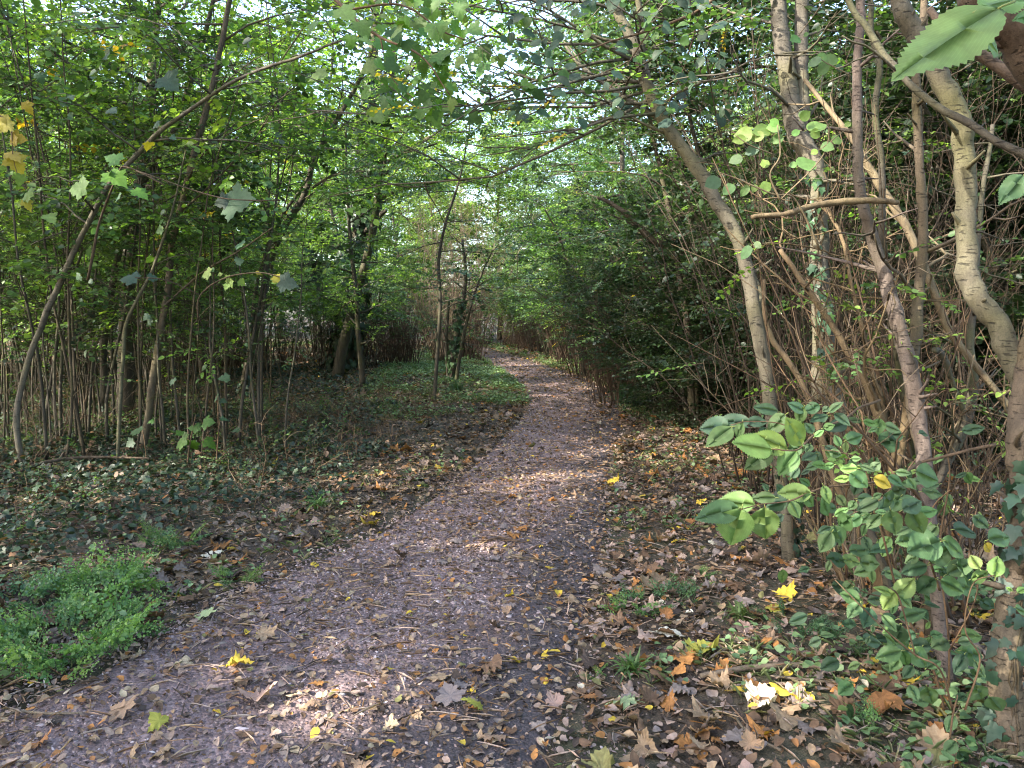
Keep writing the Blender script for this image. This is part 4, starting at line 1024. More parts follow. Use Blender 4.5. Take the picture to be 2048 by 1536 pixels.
OV = [T_outline(H_OVATE, cup=c, droop=d, wav=w, rs=i) for i, (c, d, w) in enumerate([(.5, .1, .06), (1.6, .25, .08), (-.9, -.15, .08), (2.6, .1, .1), (.2, .5, .08), (-1.6, .3, .1), (.9, -.4, .1)])]
MP = [T_outline(H_MAPLE, cup=c, droop=d, wav=w, rs=i + 9, cy=.25) for i, (c, d, w) in enumerate([(.15, .1, .12), (.6, .3, .22), (-.5, -.1, .2), (.9, -.3, .26), (-.2, .6, .24)])]
RD = [T_outline(H_ROUND, cup=c, droop=d, wav=w, rs=i + 19) for i, (c, d, w) in enumerate([(.3, .1, .08), (.9, .3, .1), (-.6, .2, .1)])]
def build_litter():
    r = np.random.default_rng(62); b = Buf()
    P = bands(r, [(1.9, 4.6, 430, 1.), (4.6, 8, 330, 1.05), (8, 13, 220, 1.15), (13, 22, 110, 1.35), (22, 38, 40, 1.8)])
    s = path_s(P[:, 0], P[:, 1]); sd = side_of_path(P[:, 0], P[:, 1])
    vn = vnoise(P[:, 0] * 1.4 + 5, P[:, 1] * 1.4)
    pr = np.where(s < 1, np.where(P[:, 1] > 5.5, .85, .72) + .35 * np.clip((s - .6) / .4, 0, 1), 1.0)
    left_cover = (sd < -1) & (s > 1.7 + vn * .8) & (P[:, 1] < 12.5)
    pr = np.where(left_cover, .5, pr) * (.5 + .8 * vn)
    k = r.random(len(P)) < pr; P = P[k]; s = s[k]; sd = sd[k]
    n = len(P)
    pal = palette(r, n, [(TAN, 3), (BRN, 4.5), (ORG, 1.8), (PNK, 2.4), (DRK, 3.2), (GRY, 2), (OLV, .7), (CRM, .18), (YLW, .32)])
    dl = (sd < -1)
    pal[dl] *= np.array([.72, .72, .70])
    lc = left_cover[k]; pal[lc] *= .6  # left wood litter: decayed tone, further darkened in place of shade
    z = height(P[:, 0], P[:, 1]) + np.where(s < 1, r.uniform(.013, .022, n), r.uniform(.003, .034, n))
    onp = (s < 1) & (r.random(n) < .55); pal[onp] = palette(r, int(onp.sum()), [(TAN, 3), (ORG, 1.2), (PNK, 2.5), (BRN, 1.5), ((.44, .34, .22), 1)])
    kind = r.random(n)
    yaw = r.uniform(0, 6.28, n); pit = r.normal(.05, .22, n); rol = r.normal(0, .28, n)
    kind = np.where((s < 1) & (kind < .10), kind + .4, kind)
    for lst, lo, hi, sz in ((MP, 0, .13, (.055, .115)), (RD, .13, .30, (.035, .06)), (OV, .30, 1., (.028, .062))):
        m0 = (kind >= lo) & (kind < hi); idx = r.integers(0, len(lst), n)
        for i, (V, t, q, uv) in enumerate(lst):
            m = m0 & (idx == i); c = m.sum()
            if not c: continue
            S = r.uniform(*sz, c) * P[m, 2] * np.where(s[m] < 1, .78, 1)
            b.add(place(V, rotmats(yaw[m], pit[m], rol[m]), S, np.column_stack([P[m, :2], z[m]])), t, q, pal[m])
    # litter crumbs and thin stalks
    P = bands(r, [(1.9, 4.6, 900, 1.), (4.6, 8, 520, 1.3), (8, 14, 200, 1.8), (14, 24, 50, 2.6)])
    s = path_s(P[:, 0], P[:, 1]); k = r.random(len(P)) < np.where(s < 1, .85, 1.); P = P[k]; n = len(P)
    z = height(P[:, 0], P[:, 1]) + r.uniform(.002, .02, n)
    V, _, q, _ = T_simple(.35, .2)
    pal = palette(r, n, [(TAN, 1), (BRN, 3), (DRK, 2), (PNK, 2), (GRY, 1.5)])
    b.add(place(V, rotmats(r.uniform(0, 6.28, n), r.normal(0, .4, n), r.normal(0, .6, n)), r.uniform(.008, .024, n) * P[:, 2], np.column_stack([P[:, :2], z])), None, q, pal)
    V, _, q, _ = T_simple(.018, .01); m = r.random(n) < .22; c = m.sum()
    b.add(place(V, rotmats(r.uniform(0, 6.28, c), r.normal(0, .12, c), r.normal(0, .6, c)), r.uniform(.05, .16, c), np.column_stack([P[m, :2], z[m] + .012])), None, q, pal[m] * 1.6 + .03)
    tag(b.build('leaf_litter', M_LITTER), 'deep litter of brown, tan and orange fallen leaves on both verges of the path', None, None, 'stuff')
build_litter()

IV = [T_outline(H_IVY, cup=c, droop=d, wav=.03, rs=i + 29, cy=.35) for i, (c, d) in enumerate([(.2, .1), (.5, .3), (-.2, .2)])]
def build_cover():
    r = np.random.default_rng(63)
    # dark ivy and bramble carpet under the left wood
    b = Buf()
    P = bands(r, [(3.6, 7, 620, 1.), (7, 12, 460, 1.1), (12, 20, 110, 1.5), (20, 34, 26, 2.2)])
    s = path_s(P[:, 0], P[:, 1]); sd = side_of_path(P[:, 0], P[:, 1]); vn = vnoise(P[:, 0] * 1.1, P[:, 1] * 1.1 + 4)
    edge = np.where(P[:, 1] < 9, 1.55, 1.3) + vn * 1.0
    k = (sd < 0) & (s > edge) & (r.random(len(P)) < .35 + .75 * vn) & ~((P[:, 1] > 12.3) & (s < 6.0)) & ~((P[:, 1] > 8.5) & (s < 3.4 + vn))
    P = P[k]; n = len(P)
    hh = r.uniform(.01, .15, n) * (.4 + vnoise(P[:, 0] * .8, P[:, 1] * .8))
    z = height(P[:, 0], P[:, 1]) + hh
    pal = palette(r, n, [((.018, .032, .015), 5), ((.028, .050, .020), 3), ((.045, .075, .038), 1.0), ((.08, .10, .05), .2), (BRN, .4)])
    idx = r.integers(0, 5, n)
    for i in range(5):
        m = idx == i; c = m.sum()
        V, t, q, uv = (IV + RD[:2])[i]
        b.add(place(V, rotmats(r.uniform(0, 6.28, c), r.normal(-.1, .35, c), r.normal(0, .4, c)), r.uniform(.030, .062, c) * P[m, 2], np.column_stack([P[m, :2], z[m]])), t, q, pal[m])
    tag(b.build('ivy_ground_cover', M_IVY), 'low dark green carpet of ivy and bramble leaves under the left wood', None, None, 'stuff')
    # fresh green herbs and grass along the verges
    b = Buf()
    P = bands(r, [(2.2, 5, 420, 1.), (5, 9, 260, 1.), (9, 14, 200, 1.2), (14, 24, 190, 1.5), (24, 36, 40, 2.)])
    s = path_s(P[:, 0], P[:, 1]); sd = side_of_path(P[:, 0], P[:, 1]); vn = vnoise(P[:, 0] * 1.3 + 11, P[:, 1] * 1.3); Y = P[:, 1]; X = P[:, 0]
    w = np.zeros(len(P))
    w = np.where((sd < -1) & (Y > 12.0) & (s < 6.5), .95 * np.clip((vn - .18) * 2.2, .12, 1), w)
    w = np.where((sd < -1.03) & (Y > 10.5) & (Y < 12.5), .45 * (vn > .45), w)
    w = np.where((sd > 1.02) & (Y > 11) & (s < 2.6), .65, w)
    w = np.where((sd > 1.05) & (Y < 5.5) & (s < 4), .30 * (vn > .55), w)
    w = np.where((sd > 1.05) & (Y >= 5.5) & (Y < 11) & (s < 3), .12, w)
    w = np.where((sd < -1.1) & (Y < 8) & (s < 2.3), .10, w)
    k = r.random(len(P)) < w * (.4 + .8 * vn); P = P[k]; n = len(P); z = height(P[:, 0], P[:, 1])
    V, _, q, _ = T_simple(.030, .01); V = V.copy(); V[:, 2] -= .35 * V[:, 1] ** 2
    for j in range(5):
        n_ = n; pal = palette(r, n_, [((.15, .19, .09), 3), ((.21, .25, .13), 2), ((.36, .31, .20), 3), ((.10, .14, .07), 1.5)])
        b.add(place(V, rotmats(r.uniform(0, 6.28, n_), r.uniform(.5, 1.35, n_), r.normal(0, .3, n_)), r.uniform(.04, .10, n_), np.column_stack([P[:, :2] + r.normal(0, .015, (n_, 2)), z - .004])), None, q, pal)
    m = r.random(n) < .8; c = m.sum(); V, _, q, _ = T_simple(.42, .1)
    for j in range(3):
        pal = palette(r, c, [((.14, .22, .09), 3), ((.20, .28, .13), 2), ((.10, .17, .08), 1.5)])
        b.add(place(V, rotmats(r.uniform(0, 6.28, c), r.normal(0, .3, c), r.normal(0, .3, c)), r.uniform(.022, .045, c) * P[m, 2], np.column_stack([P[m, :2] + r.normal(0, .03, (c, 2)), z[m] + r.uniform(.02, .12, c)])), None, q, pal)
    tag(b.build('verge_grass', M_FERN), 'fresh green grass and small herbs growing on the verges of the path', None, None, 'stuff')
build_cover()

# ------------------------------------------------------------------ feathery plants
def make_frond(rs, npin=7, wmax=.42):
    r = np.random.default_rng(rs); Ts = []; Vt, _, q, _ = T_simple(.36, .12)
    pos = []; yaw = []; S = []; tw = []
    for i in range(npin):
        t = .34 + .66 * i / (npin - 1)
        L = wmax * (1.05 - t) ** .8 + .04
        for s in ((1, -1) if i < npin - 1 else (0,)):
            a = -s * 1.05 if s else 0.
            m = 4 if s else 3
            for j in range(m):
                u = (j + .8) / m
                c = np.array([math.sin(-a) * L * u, t + math.cos(a) * L * u * .8])
                for s2 in (1, -1) if j < m - 1 else (0,):
                    pos.append([c[0], c[1], 0]); yaw.append(a - s2 * .8 + r.normal(0, .4)); S.append(L * .30 * (1.15 - u * .55) * r.uniform(.8, 1.2))
    pos = np.array(pos); pos[:, 2] = -.30 * pos[:, 1] ** 2 + .15 * np.abs(pos[:, 0]) * 0 - .4 * pos[:, 0] ** 2
    n = len(pos)
    V = place(Vt, rotmats(np.array(yaw), r.normal(-.1, .5, n), r.normal(0, .6, n)), np.array(S), pos + r.normal(0, .012, (n, 3)))
    st = np.column_stack([np.zeros(6), np.linspace(0, .95, 6), -.30 * np.linspace(0, .95, 6) ** 2])
    return V, q, st, r.uniform(.8, 1.2, n)
FR = [make_frond(i) for i in range(4)]
def feathery(name, label, px, py, n, size, spread, cols=((.13, .24, .075), (.075, .155, .055), (.17, .28, .08)), seed=0, group=None, cat='plant'):
    r = np.random.default_rng(seed); c = gpt(px, py); c[2] = hgt(c[0], c[1]) - .005
    lf, st = Buf(), Buf()
    a = r.uniform(0, 6.28, n); rad = spread * np.sqrt(r.random(n)) * .55
    base = c + np.column_stack([np.cos(a) * rad, np.sin(a) * rad, 0 * a])
    yaw = a - math.pi / 2 + r.normal(0, .6, n); pitch = r.uniform(.45, 1.35, n); roll = r.normal(0, .6, n); S = size * r.uniform(.55, 1.15, n)
    col = palette(r, n, [(x, 1) for x in cols])
    idx = r.integers(0, 4, n)
    for i, (V, q, sp, br) in enumerate(FR):
        m = idx == i
        if not m.any(): continue
        R = rotmats(yaw[m], pitch[m], roll[m])
        W = np.einsum('mij,nkj->mnki', R, V) * S[m][:, None, None, None] + base[m][:, None, None]
        lf.add(W.reshape(-1, V.shape[1], 3), None, q, (col[m][:, None] * br[None, :, None]).reshape(-1, 3))
        for R1, s1, b1 in zip(R, S[m], base[m]):
            st.tube((R1 @ sp.T).T * s1 + b1, np.linspace(.0022, .0008, 6), 4, (.10, .15, .06))
    o = thing(name, label, cat, c, group)
    lf.build('leaves', M_FERN, o, origin=c); st.build('stalks', M_CHIP, o, origin=c)
    return o
feathery('feathery_plant', 'largest clump of feathery bright green leaves by the left edge of the path', 125, 1305, 66, .27, .52, seed=1)
feathery('feathery_plant', 'feathery green clump just behind the largest clump at the left', 215, 1195, 40, .26, .28, seed=2)
feathery('feathery_plant', 'feathery green clump at the very left edge beside the largest clump', 20, 1250, 22, .24, .25, seed=3, cols=((.07, .14, .07), (.09, .17, .09)))
feathery('feathery_plant', 'small yellowish feathery plant on the left verge right of the larger clumps', 478, 1165, 13, .14, .16, cols=((.16, .24, .07), (.11, .19, .07)), seed=4)
feathery('feathery_plant', 'spreading feathery plant on the left verge behind the small yellowish one', 330, 1110, 20, .20, .25, seed=5, cols=((.08, .16, .07), (.13, .20, .07)))
feathery('feathery_plant', 'low feathery plant at the left verge where the leaf litter turns green', 640, 1015, 10, .14, .16, cols=((.12, .20, .07), (.08, .15, .06)), seed=6)
feathery('feathery_plant', 'feathery green plant at the right edge of the path near the bare soil', 1275, 1222, 15, .15, .18, seed=7)
feathery('feathery_plant', 'feathery green plant on the right verge beside the cream leaf', 1360, 1210, 14, .15, .16, cols=((.06, .13, .06), (.09, .16, .07)), seed=8)
feathery('feathery_plant', 'feathery green patch amid fallen leaves right of the cream leaf', 1600, 1270, 24, .13, .26, cols=((.07, .14, .07), (.05, .11, .05)), seed=9)
feathery('feathery_plant', 'small feathery plant near the far end of the lit leaf patch on the right', 1385, 1170, 8, .12, .12, seed=10)
feathery('feathery_plant', 'small feathery plant by the pale fallen stick', 1690, 1335, 10, .11, .15, cols=((.06, .13, .05), (.09, .16, .06)), seed=11)
feathery('feathery_plant', 'tiny feathery seedling among brown leaves at the lower right edge', 1750, 1500, 7, .10, .1, seed=12)
feathery('feathery_plant', 'feathery plant left of the log on the right verge', 1275, 805, 40, .45, .5, cols=((.06, .14, .07), (.05, .11, .06)), seed=13)
feathery('feathery_plant', 'tiny feathery seedling beside the yellow green lobed leaf', 1195, 1345, 8, .09, .1, cols=((.11, .19, .05), (.08, .15, .06)), seed=14)
def grass_tussock(px, py, n, L, label, seed, col=(.055, .11, .04)):
    r = np.random.default_rng(seed); c = gpt(px, py); c[2] = hgt(c[0], c[1])
    V, _, q, _ = T_simple(.020, .004)
    ts = np.linspace(0, 1, 6); b = Buf()
    for i in range(n):
        a = r.uniform(0, 6.28); d = np.array([math.cos(a), math.sin(a), 0]); h = L * r.uniform(.5, 1.1); arch = r.uniform(.4, 1.1)
        P = c + r.normal(0, .02, 3) * [1, 1, 0] + d * (ts[:, None] ** 1.3 * h * arch) + np.array([0, 0, 1]) * (h * (ts * 1.1 - ts ** 2 * arch * .95))[:, None]
        w = .006 * (1 - ts) ** .6 + .0008; side = np.cross(d, [0, 0, 1])
        V = np.concatenate([P - side * w[:, None], P + side * w[:, None]]); i0 = np.arange(5)
        b.add(V[None], None, np.stack([i0, i0 + 1, i0 + 7, i0 + 6], -1), np.array(col) * r.uniform(.7, 1.4))
    o = b.build('grass_tussock', M_FERN, None, origin=c); o.location = tuple(c)
    tag(o, label, 'grass')
grass_tussock(915, 792, 170, .50, 'arching dark green grass tussock under the thin dark sapling', 1)
grass_tussock(640, 1030, 60, .16, 'small tuft of fresh grass on the left verge', 2, (.10, .18, .05))
grass_tussock(1265, 1345, 70, .13, 'small tuft of thin grass at the right edge of the path', 3, (.10, .17, .05))
grass_tussock(1480, 1250, 60, .12, 'low grass tuft among fallen leaves near the yellow leaf', 4, (.09, .13, .04))

# ------------------------------------------------------------------ ivy climbing traced trunks
def ivy_on(tree, P, R, t0, t1, n, size, seed, toward=-math.pi / 2, spread=1.6, col=((.030, .075, .030), (.020, .050, .026), (.05, .11, .035)), origin=None, lift=.012):
    r = np.random.default_rng(seed); lf, st = Buf(), Buf()
    t = r.uniform(t0, t1, n); p = along(P, t); rad = np.interp(t, np.linspace(0, 1, len(R)), R)
    a = toward + r.normal(0, spread * .5, n)
    nrm = np.column_stack([np.cos(a), np.sin(a), 0 * a])
    pos = p + nrm * (rad + r.uniform(.004, lift + .01, n))[:, None]
    # leaf: tip downwards and outwards, face outwards
    y = np.column_stack([r.normal(0, .5, n), r.normal(0, .3, n), -np.ones(n)]) + nrm * .35
    y /= np.linalg.norm(y, axis=1)[:, None]
    z = nrm + r.normal(0, .3, (n, 3)); x = np.cross(y, z); x /= np.linalg.norm(x, axis=1)[:, None]; z = np.cross(x, y)
    Rm = np.stack([x, y, z], -1); S = size * r.uniform(.55, 1.25, n); cols = palette(r, n, [(c, 1) for c in col]); idx = r.integers(0, 3, n)
    for i, (V, tt, q, uv) in enumerate(IV):
        m = idx == i
        if m.any(): lf.add(place(V, Rm[m], S[m], pos[m]), tt, q, cols[m])
    for k in range(3):
        ts = np.linspace(t0, t1, 24); pp = along(P, ts); rr = np.interp(ts, np.linspace(0, 1, len(R)), R)
        aa = toward + np.cumsum(r.normal(0, .18, 24)); st.tube(pp + np.column_stack([np.cos(aa), np.sin(aa), 0 * aa]) * (rr + .003)[:, None], .004, 5, (.9, .75, .6))
    lf.build('ivy', M_IVY, tree, origin=origin); st.build('ivy_stem', M_BARK_D, tree, origin=origin, smooth=True)
def tree_named(n): return bpy.data.objects[n]
def ivy_tree(name, si, *a, **k):
    o, SP, base = TREES[name]; P, R = SP[si]
    ivy_on(o, P, R, *a, origin=base, **k)
ivy_tree('ivy_hung_tree', 0, .34, .66, 46, .062, 1, toward=-2.2, spread=1.1)
ivy_tree('ivy_foot_tree', 0, .0, .50, 70, .062, 2, toward=-2.0, spread=2.0, col=((.022, .055, .030), (.018, .045, .026), (.035, .075, .04)))
ivy_tree('lean_elm_tree', 0, .02, .20, 90, .045, 3, toward=-.5, spread=1.6, col=((.014, .032, .018), (.02, .045, .024)), lift=.09)
ivy_tree('ivy_clad_tree', 0, .02, .72, 1500, .17, 4, toward=-1.57, spread=3.2, col=((.020, .045, .018), (.03, .065, .022), (.012, .028, .012)), lift=.28)
ivy_tree('ivy_twined_shrub', 0, .02, .6, 200, .10, 5, spread=3, col=((.03, .065, .025), (.05, .09, .035)), lift=.10)
ivy_tree('leaning_tree', 0, .02, .3, 60, .08, 6, spread=3, lift=.05)

# ------------------------------------------------------------------ near leafy twigs, leaf by leaf
ELM = [T_elm(i, w) for i, w in enumerate((.40, .42, .38, .44, .36, .43, .40, .34))]
def leafy_twigs(name, label, cat, twigs, leaves, Y, seed, tmpl=None, cols=None, fill=None, base=None, woodc=(.8, .65, .5), face=.75, mat=None, lsc=1.):
    """leaves: (base px, base py, tip px, tip py, colour key[, dY]); twigs: lists of (px, py, width, Y)"""
    r = np.random.default_rng(seed); lf, wd = Buf(), Buf(); tmpl = tmpl or ELM
    SPs = []
    for i, tw in enumerate(twigs):
        P, R = traced(tw, n=6, seed=seed + i, wob=1.2); R = R * .8; wd.tube(P, R, 7, woodc); SPs.append(P)
    for (bx, by, tx, ty, ck, *dY) in leaves:
        if lsc != 1: tx, ty = bx + (tx - bx) * lsc, by + (ty - by) * lsc
        y0 = Y + (dY[0] if dY else 0) + r.normal(0, .015)
        a = at(bx, by, y0); tilt = r.normal(0, .12)
        L0 = math.hypot(tx - bx, ty - by) / FPX * y0
        b = at(tx, ty, y0 + tilt * L0 * 3)
        y = b - a; L = np.linalg.norm(y); y /= L
        z = (EYE - a) / np.linalg.norm(EYE - a) * face + np.array([-.1, -.1, .75]) * (1.2 - face) + r.normal(0, .16, 3)
        x = np.cross(y, z); x /= np.linalg.norm(x); z = np.cross(x, y)
        V, t, q, uv = tmpl[r.integers(0, len(tmpl))]
        V = V * np.array([r.uniform(.78, 1.12), 1, r.uniform(.3, 1.3)])
        c = np.array(cols[ck]) * r.uniform(.78, 1.2) * (1 + r.normal(0, .06, 3))
        lf.add(place(V, np.stack([x, y, z], -1)[None], [L], a[None]), t, q, c, uv)
        pe = np.array([a - y * .004, a - y * .15 * L - np.array([0, 0, .02 * L])])
        lf.tube(np.vstack([a + y * .02 * L, pe]), [.0011, .0012, .0014], 5, (.22, .26, .08))
    o = thing(name, label, cat, base if base is not None else SPs[0][0])
    og = tuple(o.location)
    wd.build('twigs', M_STICK, o, origin=og, smooth=True); lf.build('leaves', mat or M_LEAFN, o, origin=og)
    return o
KC = {'g': (.088, .158, .062), 'b': (.062, .118, .060), 'l': (.19, .29, .075), 'm': (.125, .215, .068), 'y': (.42, .36, .06), 'd': (.040, .085, .038)}
def z3(L, ox=1400, oy=800, k=500 / 2048.): return [(ox + a * k, oy + b * k, ox + c * k, oy + d * k, ck, *e) for (a, b, c, d, ck, *e) in L]
elm1 = z3([(250, 215, 30, 230, 'b'), (260, 225, 85, 345, 'm'), (410, 175, 150, 170, 'b', .05), (345, 180, 300, 310, 'g'), (380, 180, 540, 175, 'b', .06), (590, 400, 325, 340, 'l'), (715, 405, 500, 285, 'l', .02), (835, 365, 735, 180, 'l'),
           (600, 405, 390, 550, 'g'), (790, 420, 660, 585, 'm'), (720, 400, 850, 385, 'g', .05), (700, 120, 560, 245, 'g', .03), (545, 235, 490, 255, 'b', .08), (860, 95, 740, 30, 'b', .1), (850, 60, 800, 175, 'g', .1),
           (980, 40, 865, 90, 'g', .15), (1060, 60, 1010, 90, 'g', .15), (1050, 130, 920, 150, 'b', .12), (1100, 110, 1215, 190, 'b', .12), (1060, 100, 1150, 20, 'g', .14), (930, 270, 870, 200, 'b', .06), (940, 300, 1005, 250, 'm'), (1010, 230, 1095, 205, 'm')])
twg1 = [[(1690, 838, 6, 2.35), (1655, 850, 6, 2.2), (1625, 870, 5, 2.1), (1600, 895, 5, 2.0), (1575, 900, 4, 1.96), (1545, 898, 3, 1.95)], [(1600, 893, 3, 2.0), (1570, 850, 3, 1.98), (1500, 842, 2.5, 1.96), (1462, 850, 2, 1.95)],
        [(1760, 800, 7, 2.6), (1720, 815, 6, 2.45), (1690, 838, 6, 2.35)], [(1690, 838, 3.5, 2.35), (1640, 815, 3, 2.2), (1610, 805, 2, 2.1)]]
leafy_twigs('elm_spray', 'upper spray of bright serrated elm leaves reaching left over the verge', 'branch', twg1, elm1, 1.98, 81, lsc=1.12, cols=KC)
elm2 = z3([(450, 860, 190, 820, 'm'), (320, 885, 40, 940, 'g'), (340, 890, 265, 1155, 'm'), (530, 880, 540, 1115, 'm', .02), (620, 800, 450, 800, 'g', .04), (720, 820, 560, 870, 'b', .06), (910, 760, 690, 750, 'l'), (740, 830, 805, 950, 'm', -.01), (1010, 700, 1060, 830, 'm'),
           (850, 780, 930, 860, 'm'), (1230, 640, 1110, 650, 'l', .05), (1290, 560, 1160, 560, 'l', .05), (1230, 600, 1360, 700, 'g', .03), (1310, 540, 1420, 570, 'g', .05), (1420, 640, 1560, 700, 'y', .03), (1540, 620, 1650, 690, 'b', .02), (1420, 800, 1480, 770, 'g'),
           (1460, 820, 1310, 890, 'g'), (1280, 830, 1225, 890, 'g'), (1600, 590, 1710, 600, 'g', .05), (1770, 580, 1950, 650, 'g'), (1700, 640, 1760, 720, 'g', .04), (1500, 780, 1595, 850, 'b'), (1660, 900, 1800, 830, 'b'), (1480, 940, 1380, 1040, 'g'), (1560, 900, 1600, 1080, 'g', -.02),
           (1540, 930, 1480, 1010, 'y', .03), (1720, 900, 1820, 1080, 'm', -.02), (1790, 930, 1930, 900, 'm', -.02), (1240, 960, 1130, 1030, 'g', .04), (1100, 1030, 1160, 1160, 'g', .04), (1080, 1080, 985, 1225, 'g', .03), (1070, 1040, 975, 1080, 'b', .05), (1000, 790, 1060, 930, 'g', .06), (1120, 780, 1190, 860, 'g', .06),
           (900, 700, 830, 650, 'g', .1), (680, 760, 640, 700, 'b', .1), (560, 740, 520, 690, 'b', .12), (750, 640, 800, 560, 'b', .12), (950, 440, 850, 480, 'g', .14), (1060, 420, 1150, 450, 'g', .14), (1100, 530, 1020, 540, 'm', .1), (1150, 380, 1110, 300, 'g', .15), (1200, 330, 1320, 290, 'g', .15), (1240, 480, 1310, 480, 'm', .1), (1400, 560, 1470, 520, 'g', .1)])
twg2 = [[(1840, 925, 8, 2.5), (1800, 950, 7, 2.3), (1740, 965, 6, 2.15), (1660, 975, 5, 2.05), (1625, 985, 5, 1.98), (1580, 1003, 4, 1.92), (1520, 1010, 3, 1.9), (1480, 1020, 2.5, 1.88)], [(1800, 950, 5, 2.3), (1760, 1000, 4, 2.15), (1700, 1030, 3, 2.08), (1665, 1060, 2.5, 2.05)],
        [(1740, 965, 4, 2.15), (1720, 920, 3, 2.12), (1680, 905, 2.5, 2.1), (1650, 900, 2, 2.1)], [(1990, 890, 9, 2.6), (1920, 905, 8, 2.55), (1840, 925, 8, 2.5)]]
leafy_twigs('elm_spray', 'lower spray of serrated elm leaves with one yellowing leaf over the verge', 'branch', twg2, elm2, 1.96, 82, lsc=1.12, cols=KC)
def zz(L, ox, oy, k): return z3(L, ox, oy, k)
kk = 700 / 2048.
# leafy mass at the foot of the right hand trunks
elm3 = zz([(1560, 210, 1400, 260, 'g'), (1450, 200, 1330, 200, 'g'), (1570, 200, 1700, 280, 'g'), (1480, 350, 1350, 380, 'd'), (1500, 330, 1600, 260, 'g'), (1600, 400, 1740, 330, 'g'), (1530, 430, 1440, 500, 'd'), (1560, 440, 1680, 500, 'g'), (1430, 290, 1360, 330, 'g'), (1650, 350, 1760, 400, 'd'),
           (1740, 430, 1830, 400, 'l', -.03), (1790, 370, 1740, 300, 'l', -.03), (1880, 420, 1890, 310, 'l', -.03), (1280, 520, 1200, 480, 'l', -.02), (1300, 530, 1390, 440, 'l', -.02), (1300, 500, 1230, 590, 'l', -.02), (1320, 530, 1385, 590, 'm', -.02), (1090, 560, 990, 520, 'g'), (1090, 570, 1030, 630, 'g'),
           (1150, 600, 1120, 690, 'd'), (1220, 640, 1290, 720, 'g'), (1320, 660, 1460, 620, 'g'), (1330, 700, 1300, 790, 'd'), (1330, 850, 1200, 880, 'g'), (1340, 850, 1370, 940, 'g'), (1400, 830, 1470, 930, 'g'), (1400, 940, 1350, 1000, 'd'), (1480, 950, 1550, 910, 'g'), (1660, 800, 1740, 790, 'g'),
           (1680, 850, 1790, 880, 'g'), (1700, 870, 1650, 960, 'd'), (1760, 910, 1810, 990, 'g'), (1380, 1050, 1420, 1130, 'g'), (1480, 1060, 1510, 1150, 'g'), (1760, 1050, 1800, 1130, 'g'), (1720, 1100, 1760, 1140, 'm'), (1850, 1120, 1910, 1200, 'g'), (1640, 1230, 1600, 1310, 'g'), (1650, 1380, 1590, 1440, 'g'),
           (1700, 1370, 1790, 1410, 'g'), (1670, 1290, 1730, 1310, 'l'), (1660, 1440, 1720, 1500, 'd'), (1800, 1560, 1930, 1500, 'g'), (1980, 500, 1950, 480, 'l', -.05), (2010, 510, 2060, 480, 'l', -.05), (2000, 600, 2060, 620, 'm', -.05), (1840, 200, 1960, 180, 'g'), (1820, 220, 1850, 270, 'y'),
           (1750, 60, 1830, 120, 'd'), (1640, 140, 1760, 150, 'd'), (1380, 130, 1300, 160, 'g'), (1100, 60, 1000, 110, 'g'), (960, 130, 860, 200, 'g'), (940, 60, 1010, 20, 'm')], 1348, 1011, kk)
twg3 = [[(1880, 1180, 7, 2.5), (1860, 1120, 6, 2.45), (1850, 1060, 5, 2.4), (1870, 1010, 4, 2.35), (1900, 980, 3, 2.3)], [(1905, 1420, 6, 2.35), (1880, 1340, 5, 2.3), (1830, 1310, 5, 2.3), (1770, 1260, 4, 2.3), (1700, 1190, 3, 2.3), (1670, 1160, 2.5, 2.35)],
        [(1930, 1420, 6, 2.3), (1960, 1320, 5, 2.3), (1930, 1260, 4, 2.3), (1945, 1170, 3, 2.25), (1990, 1150, 2, 2.2)], [(1900, 1475, 5, 2.2), (1905, 1430, 5, 2.2), (1915, 1390, 3, 2.2)], [(1830, 1310, 4, 2.3), (1800, 1200, 4, 2.3), (1780, 1175, 3, 2.28)]]
leafy_twigs('elm_sucker', 'leafy green elm suckers with three bright leaves at the foot of the right hand trunks', 'shrub', twg3, elm3, 2.35, 83, lsc=1.15, cols=KC, base=np.array([1.42, 2.55, 0.02]))
# large leaves in the top right corner, close to the viewer
elm4 = zz([(1640, 20, 1300, 400, 'm'), (1700, 190, 1540, 340, 'g', .02), (1720, 140, 1990, 190, 'm', .01), (1790, 50, 2150, 10, 'm'), (1600, 60, 1780, 70, 'g', .05)], 1348, 0, kk)
elm4 = [(2000, 15, 1795, 135, 'm'), (1935, 65, 1875, 112, 'g', .03), (1930, 50, 2030, 90, 'm', .02), (1960, 18, 2060, -25, 'm'), (2048, 350, 2004, 398, 'g', .5), (2085, 20, 2030, 38, 'g', .1)]
leafy_twigs('elm_spray', 'large pale green elm leaves hanging close by in the top right corner', 'branch', [[(2120, -40, 9, .9), (2040, -10, 6, .84), (1990, 15, 4, .8), (1930, 55, 3, .79)]], elm4, .80, 84, cols=KC, tmpl=[T_elm(60 + i, w) for i, w in enumerate((.25, .33, .28, .36))])
